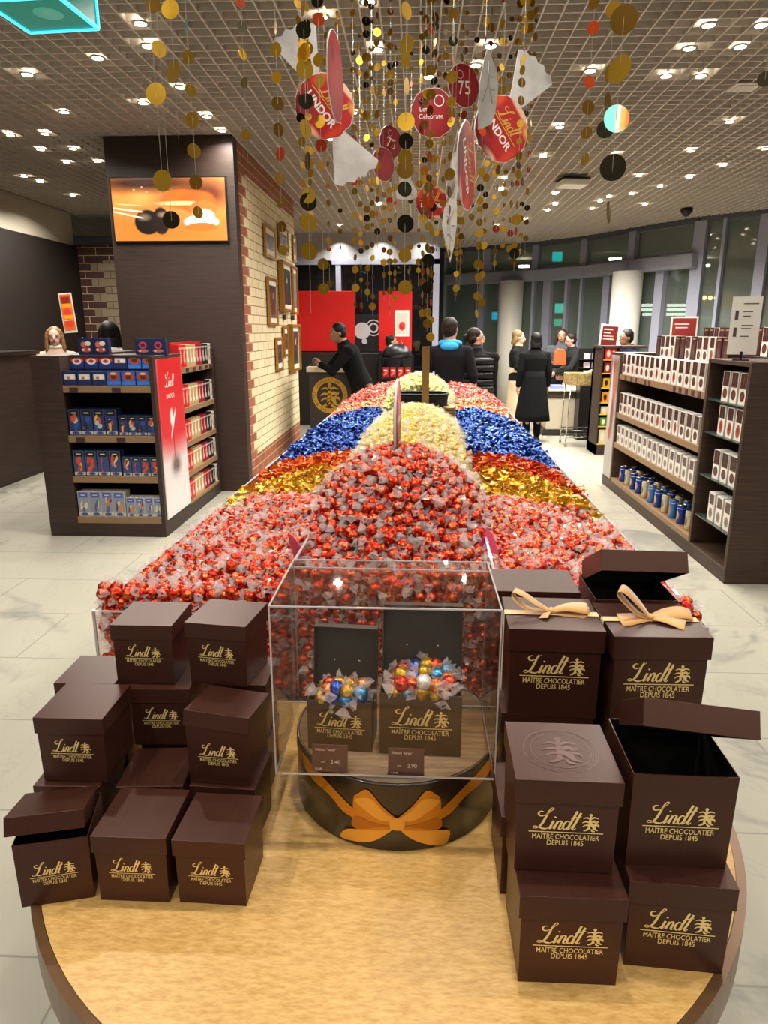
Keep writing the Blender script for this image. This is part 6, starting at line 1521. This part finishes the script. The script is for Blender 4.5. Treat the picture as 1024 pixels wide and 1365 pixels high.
    if hairstyle in ('long', 'bob', 'pony'):
        L_ = {'long': .30, 'bob': .14, 'pony': .06}[hairstyle]
        rings = []
        for j in range(7):
            z = .02-L_*j/6; k = 1+.12*math.sin(j/6*PI)
            rings.append([hp((.088*k)*math.cos(a), .040+.058*k*math.sin(a)+.02*j/6, z) for a in [PI*(-.12)+PI*1.24*i/12 for i in range(13)]]+[hp((.060*k)*math.cos(a), .040+.030*math.sin(a)+.02*j/6, z) for a in [PI*1.12-PI*1.24*i/12 for i in range(13)]])
        Hh.ring(rings, 0)
        if hairstyle == 'long':
            for s in (-1, 1): Hh.tube([hp(s*.066, .0, .085), hp(s*.092, -.01, .02), hp(s*.100, -.02, -.12), hp(s*.098, -.035, -.26)], [.020*K, .020*K, .026*K, .014*K], 8)
    if hairstyle == 'pony': Hh.tube([hp(0, .10, .05), hp(0, .15, .02), hp(0, .15, -.10)], [.02*K, .03*K, .012*K], 8)
    # cut the face free
    hm = remesh(Hh, .009, [HR], 'hair', 1)
    put('hair', hm, t)
    # ---- clothes
    T = M(); torso(T, .014*K, .88, 1.50); 
    for s in (-1, 1):
        sh, el, wr = armp[s]; e2 = el if sleeves > .4 else sh.lerp(el, .7); w2 = el.lerp(wr, (sleeves-.5)*2*.93) if sleeves > .5 else None
        pts = [up(V(s*.08, 0, 1.375)), sh, (sh+e2)/2, e2]; rs = [.070*K, .070*K, .062*K, .056*K]
        if w2: pts += [w2]; rs += [.043*K]
        limb(T, pts, rs, 12)
    if hood: pass
    put('jacket' if coat or hood else 'sweater', remesh(T, .011, [TP], 'top_garment'), t)
    if coat:      # long coat or skirt part below the waist: (hem height, hem radius, colour)
        hem, hr, cc = coat; m = M(); rings = []
        for j in range(9):
            f = j/8; z = 1.12+(hem-1.12)*f; rx = (.152*(1-f)+hr*f)*build
            rings.append([V(0, 0, z)+Vector(((rx*K)*math.cos(2*PI*i/28)*(1+.04*math.sin(6*2*PI*i/28)*f), (rx*.78*K)*math.sin(2*PI*i/28)*(1+.04*math.cos(5*2*PI*i/28)*f), 0)) for i in range(28)])
        m.ring(rings, 0, True, cap=True); m.build('coat_skirt', mat('cloth_'+cc[1:], cc, .95, spec=.15), t)
    Lg = M(); limb(Lg, [V(-.05, 0, .93), V(.05, 0, .93)], [.12*K*build, .12*K*build], 12)
    for s in (-1, 1):
        st = step*s; kn = V(s*stance, -.02-st*.5, .49); an = V(s*stance, .02-st, .12)
        limb(Lg, [V(s*.08, 0, .88), kn+V(0, 0, .14), kn, an], [.103*K*build, .08*K*build, .068*K, .058*K], 12)
    put('trousers', remesh(Lg, .012, [BT], 'trousers'), t)
    for s in (-1, 1):
        st = step*s; an = V(s*stance, .02-st, .07); m = M(); limb(m, [an+V(0, .03, -.03), an+V(s*.006, -.06, -.03), an+V(s*.012, -.15, -.035)], [.040*K, .042*K, .032*K], 10)
        m.v = [Vector((v.x, v.y, max(v.z, .001))) for v in m.v]; m.build('shoe', SH, t)
    if hood:
        m = M(); m.tube([up(V(0, .075, 1.43)+V(.10*math.cos(a), .055*math.sin(a)-.05, .02+.012*math.sin(a))) for a in [2*PI*k/20 for k in range(21)]], .030*K, 10)
        m.ell(up(V(0, .085, 1.42)), .10*K, .055*K, .055*K, 14, 10); m.build('hood', mat('hood_'+hood[1:], hood, .8), t)
    if collar:
        m = M(); m.tube([up(V(.062*math.cos(a), .062*math.sin(a)-.004, 1.475)) for a in [2*PI*k/20 for k in range(21)]], .026*K, 8)
        m.lathe([(.066*K, -.03*K), (.062*K, .04*K)], 20, up(V(0, 0, 1.48)), cap=False); m.build('collar', mat('collar_'+collar[1:], collar, .8), t)
    return t
def px_x(px, py, y): return at_y(px, py, y).x
# man in black sweater with a blue hood, seen from behind
person(px_x(600, 470, 8.35), 8.35, 172, 1.84, 'man seen from behind in a black sweater with a bright blue hood', '#b98468', '#2c1c14', '#17171b', '#131316', hood='#2f9fd8', sleeves=.62, headyaw=-20, headpitch=4, build=1.06, hairstyle='short', arms={'l': ((-.26, .02, 1.10), (-.27, -.03, .85)), 'r': ((.25, .0, 1.12), (.2, -.22, 1.0))})
# person in black puffer jacket
t_ = person(px_x(634, 470, 8.95), 8.95, 160, 1.73, 'woman in a black quilted puffer jacket beside the blue hooded man', '#b98a70', '#2e1d15', '#131314', '#101012', hairstyle='pony', headyaw=-60, build=1.35, collar='#131314')
m = M()
for k in range(7): m.tube([Vector((.235*math.cos(a), .165*math.sin(a), .82+k*.085)) for a in [2*PI*i/24 for i in range(25)]], .045, 8)
m.build('quilted_jacket', mat('puffer_black', '#0e0e10', .45, spec=.3), t_)
# employee bending over the seal counter
person(px_x(480, 500, 9.45), 9.62, -78, 1.86, 'employee in black leaning over the counter with the gold seal', '#8a6248', '#120d0a', '#0d0d0e', '#0f0e0d', lean=24, headyaw=10, headpitch=18, build=1.15, hairstyle='short', arms={'l': ((-.22, -.40, 1.08), (-.10, -.52, 1.17)), 'r': ((.22, -.38, 1.08), (.06, -.50, 1.17))})
# person behind the red bag stand
person(px_x(524, 450, 12.7)-.02, 12.55, 20, 1.62, 'partly hidden person behind the domed stand near the red panel', '#a07a62', '#1c1410', '#141416', '#141416', hairstyle='short', headyaw=80)
# blond woman in black top and cream trousers
person(px_x(689, 480, 11.9), 11.9, 70, 1.70, 'woman with blond hair tied back in black top and cream trousers', '#c79a80', '#8a6c48', '#141414', '#c9b495', hairstyle='bob', headyaw=15, headpitch=8, coat=(.12, .20, '#c9b495'), arms={'l': ((-.22, -.05, 1.13), (-.10, -.24, 1.12)), 'r': ((.22, -.05, 1.13), (.08, -.26, 1.12))}, collar='#b89a70')
# woman in long black coat, from behind
person(px_x(712, 500, 11.06), 11.06, 190, 1.67, 'woman seen from behind in a long black coat and dark hair', '#b08a74', '#0e0b0a', '#0c0c0d', '#0d0d0e', hairstyle='bob', coat=(.34, .27, '#0c0c0d'), build=1.12)
# woman facing, grey jacket
person(px_x(748, 470, 13.3), 13.35, -8, 1.72, 'long haired woman in a grey jacket facing the cash desk', '#b58468', '#3a2218', '#4a4d4f', '#23272c', hairstyle='long', headyaw=-5, build=1.2, arms={'l': ((-.24, -.10, 1.14), (-.12, -.30, 1.10)), 'r': ((.24, -.10, 1.14), (.12, -.28, 1.10))})
# employee at the cash desk with an orange bag
person(px_x(769, 470, 12.65), 12.72, -68, 1.66, 'cashier in a dark top leaning over the desk holding an orange bag', '#c08c78', '#2a1a14', '#202224', '#15151a', hairstyle='bun', lean=10, headyaw=-8, headpitch=20, arms={'l': ((-.20, -.24, 1.12), (-.12, -.48, 1.13)), 'r': ((.20, -.24, 1.10), (.10, -.48, 1.02))})
q = at_y(746, 478, 12.4)
o = M().poly([(-.11, 0), (.11, 0), (.10, .20), (.06, .26), (-.05, .27), (-.10, .20)], -.04, .04).build('orange_bag', mat('orange_paper', '#b8481c', .5), loc=(q.x, 12.4, q.z-.10), bevel=.01); tag(o, 'small orange bag held above the cash desk', 'bag')
# man in dark blue jacket at right
person(px_x(845, 470, 10.6), 10.75, -70, 1.72, 'dark haired man in a navy hooded jacket behind the right shelf unit', '#8a5e48', '#1a1310', '#141a30', '#14161c', headyaw=-5, headpitch=10, hood='#141a30', lean=8)
# blond woman looking over the left unit
person(px_x(71, 455, 8.75), 8.8, 22, 1.74, 'young woman with long blond hair and cream turtleneck behind the left counter', '#d3a48e', '#a87c4c', '#c8a48c', '#3a3a40', hairstyle='long', headyaw=0, headpitch=2, collar='#ddd0ba')
# woman with long dark hair, turned away
person(px_x(146, 455, 7.8), 7.8, 200, 1.80, 'woman with long dark hair and white top turned away behind the left unit', '#b08a74', '#1b1411', '#d6d0c8', '#26262c', hairstyle='long', lean=4)
# ================================================================ RENDER LOOK
w = bpy.data.worlds.new('world'); SC.world = w; w.use_nodes = True
w.node_tree.nodes['Background'].inputs[0].default_value = lin('#8f8880'); w.node_tree.nodes['Background'].inputs[1].default_value = .5
SC.view_settings.view_transform = 'Standard'; SC.view_settings.look = 'None'; SC.view_settings.gamma = 1; SC.view_settings.exposure = 0.55
SC.view_settings.use_curve_mapping = False
cy = SC.cycles; cy.max_bounces = 6; cy.diffuse_bounces = 3; cy.glossy_bounces = 3; cy.transmission_bounces = 4; cy.transparent_max_bounces = 14
cy.use_denoising = True; cy.sample_clamp_indirect = 4; cy.caustics_reflective = False; cy.caustics_refractive = False; cy.use_light_tree = True
bpy.context.view_layer.update()
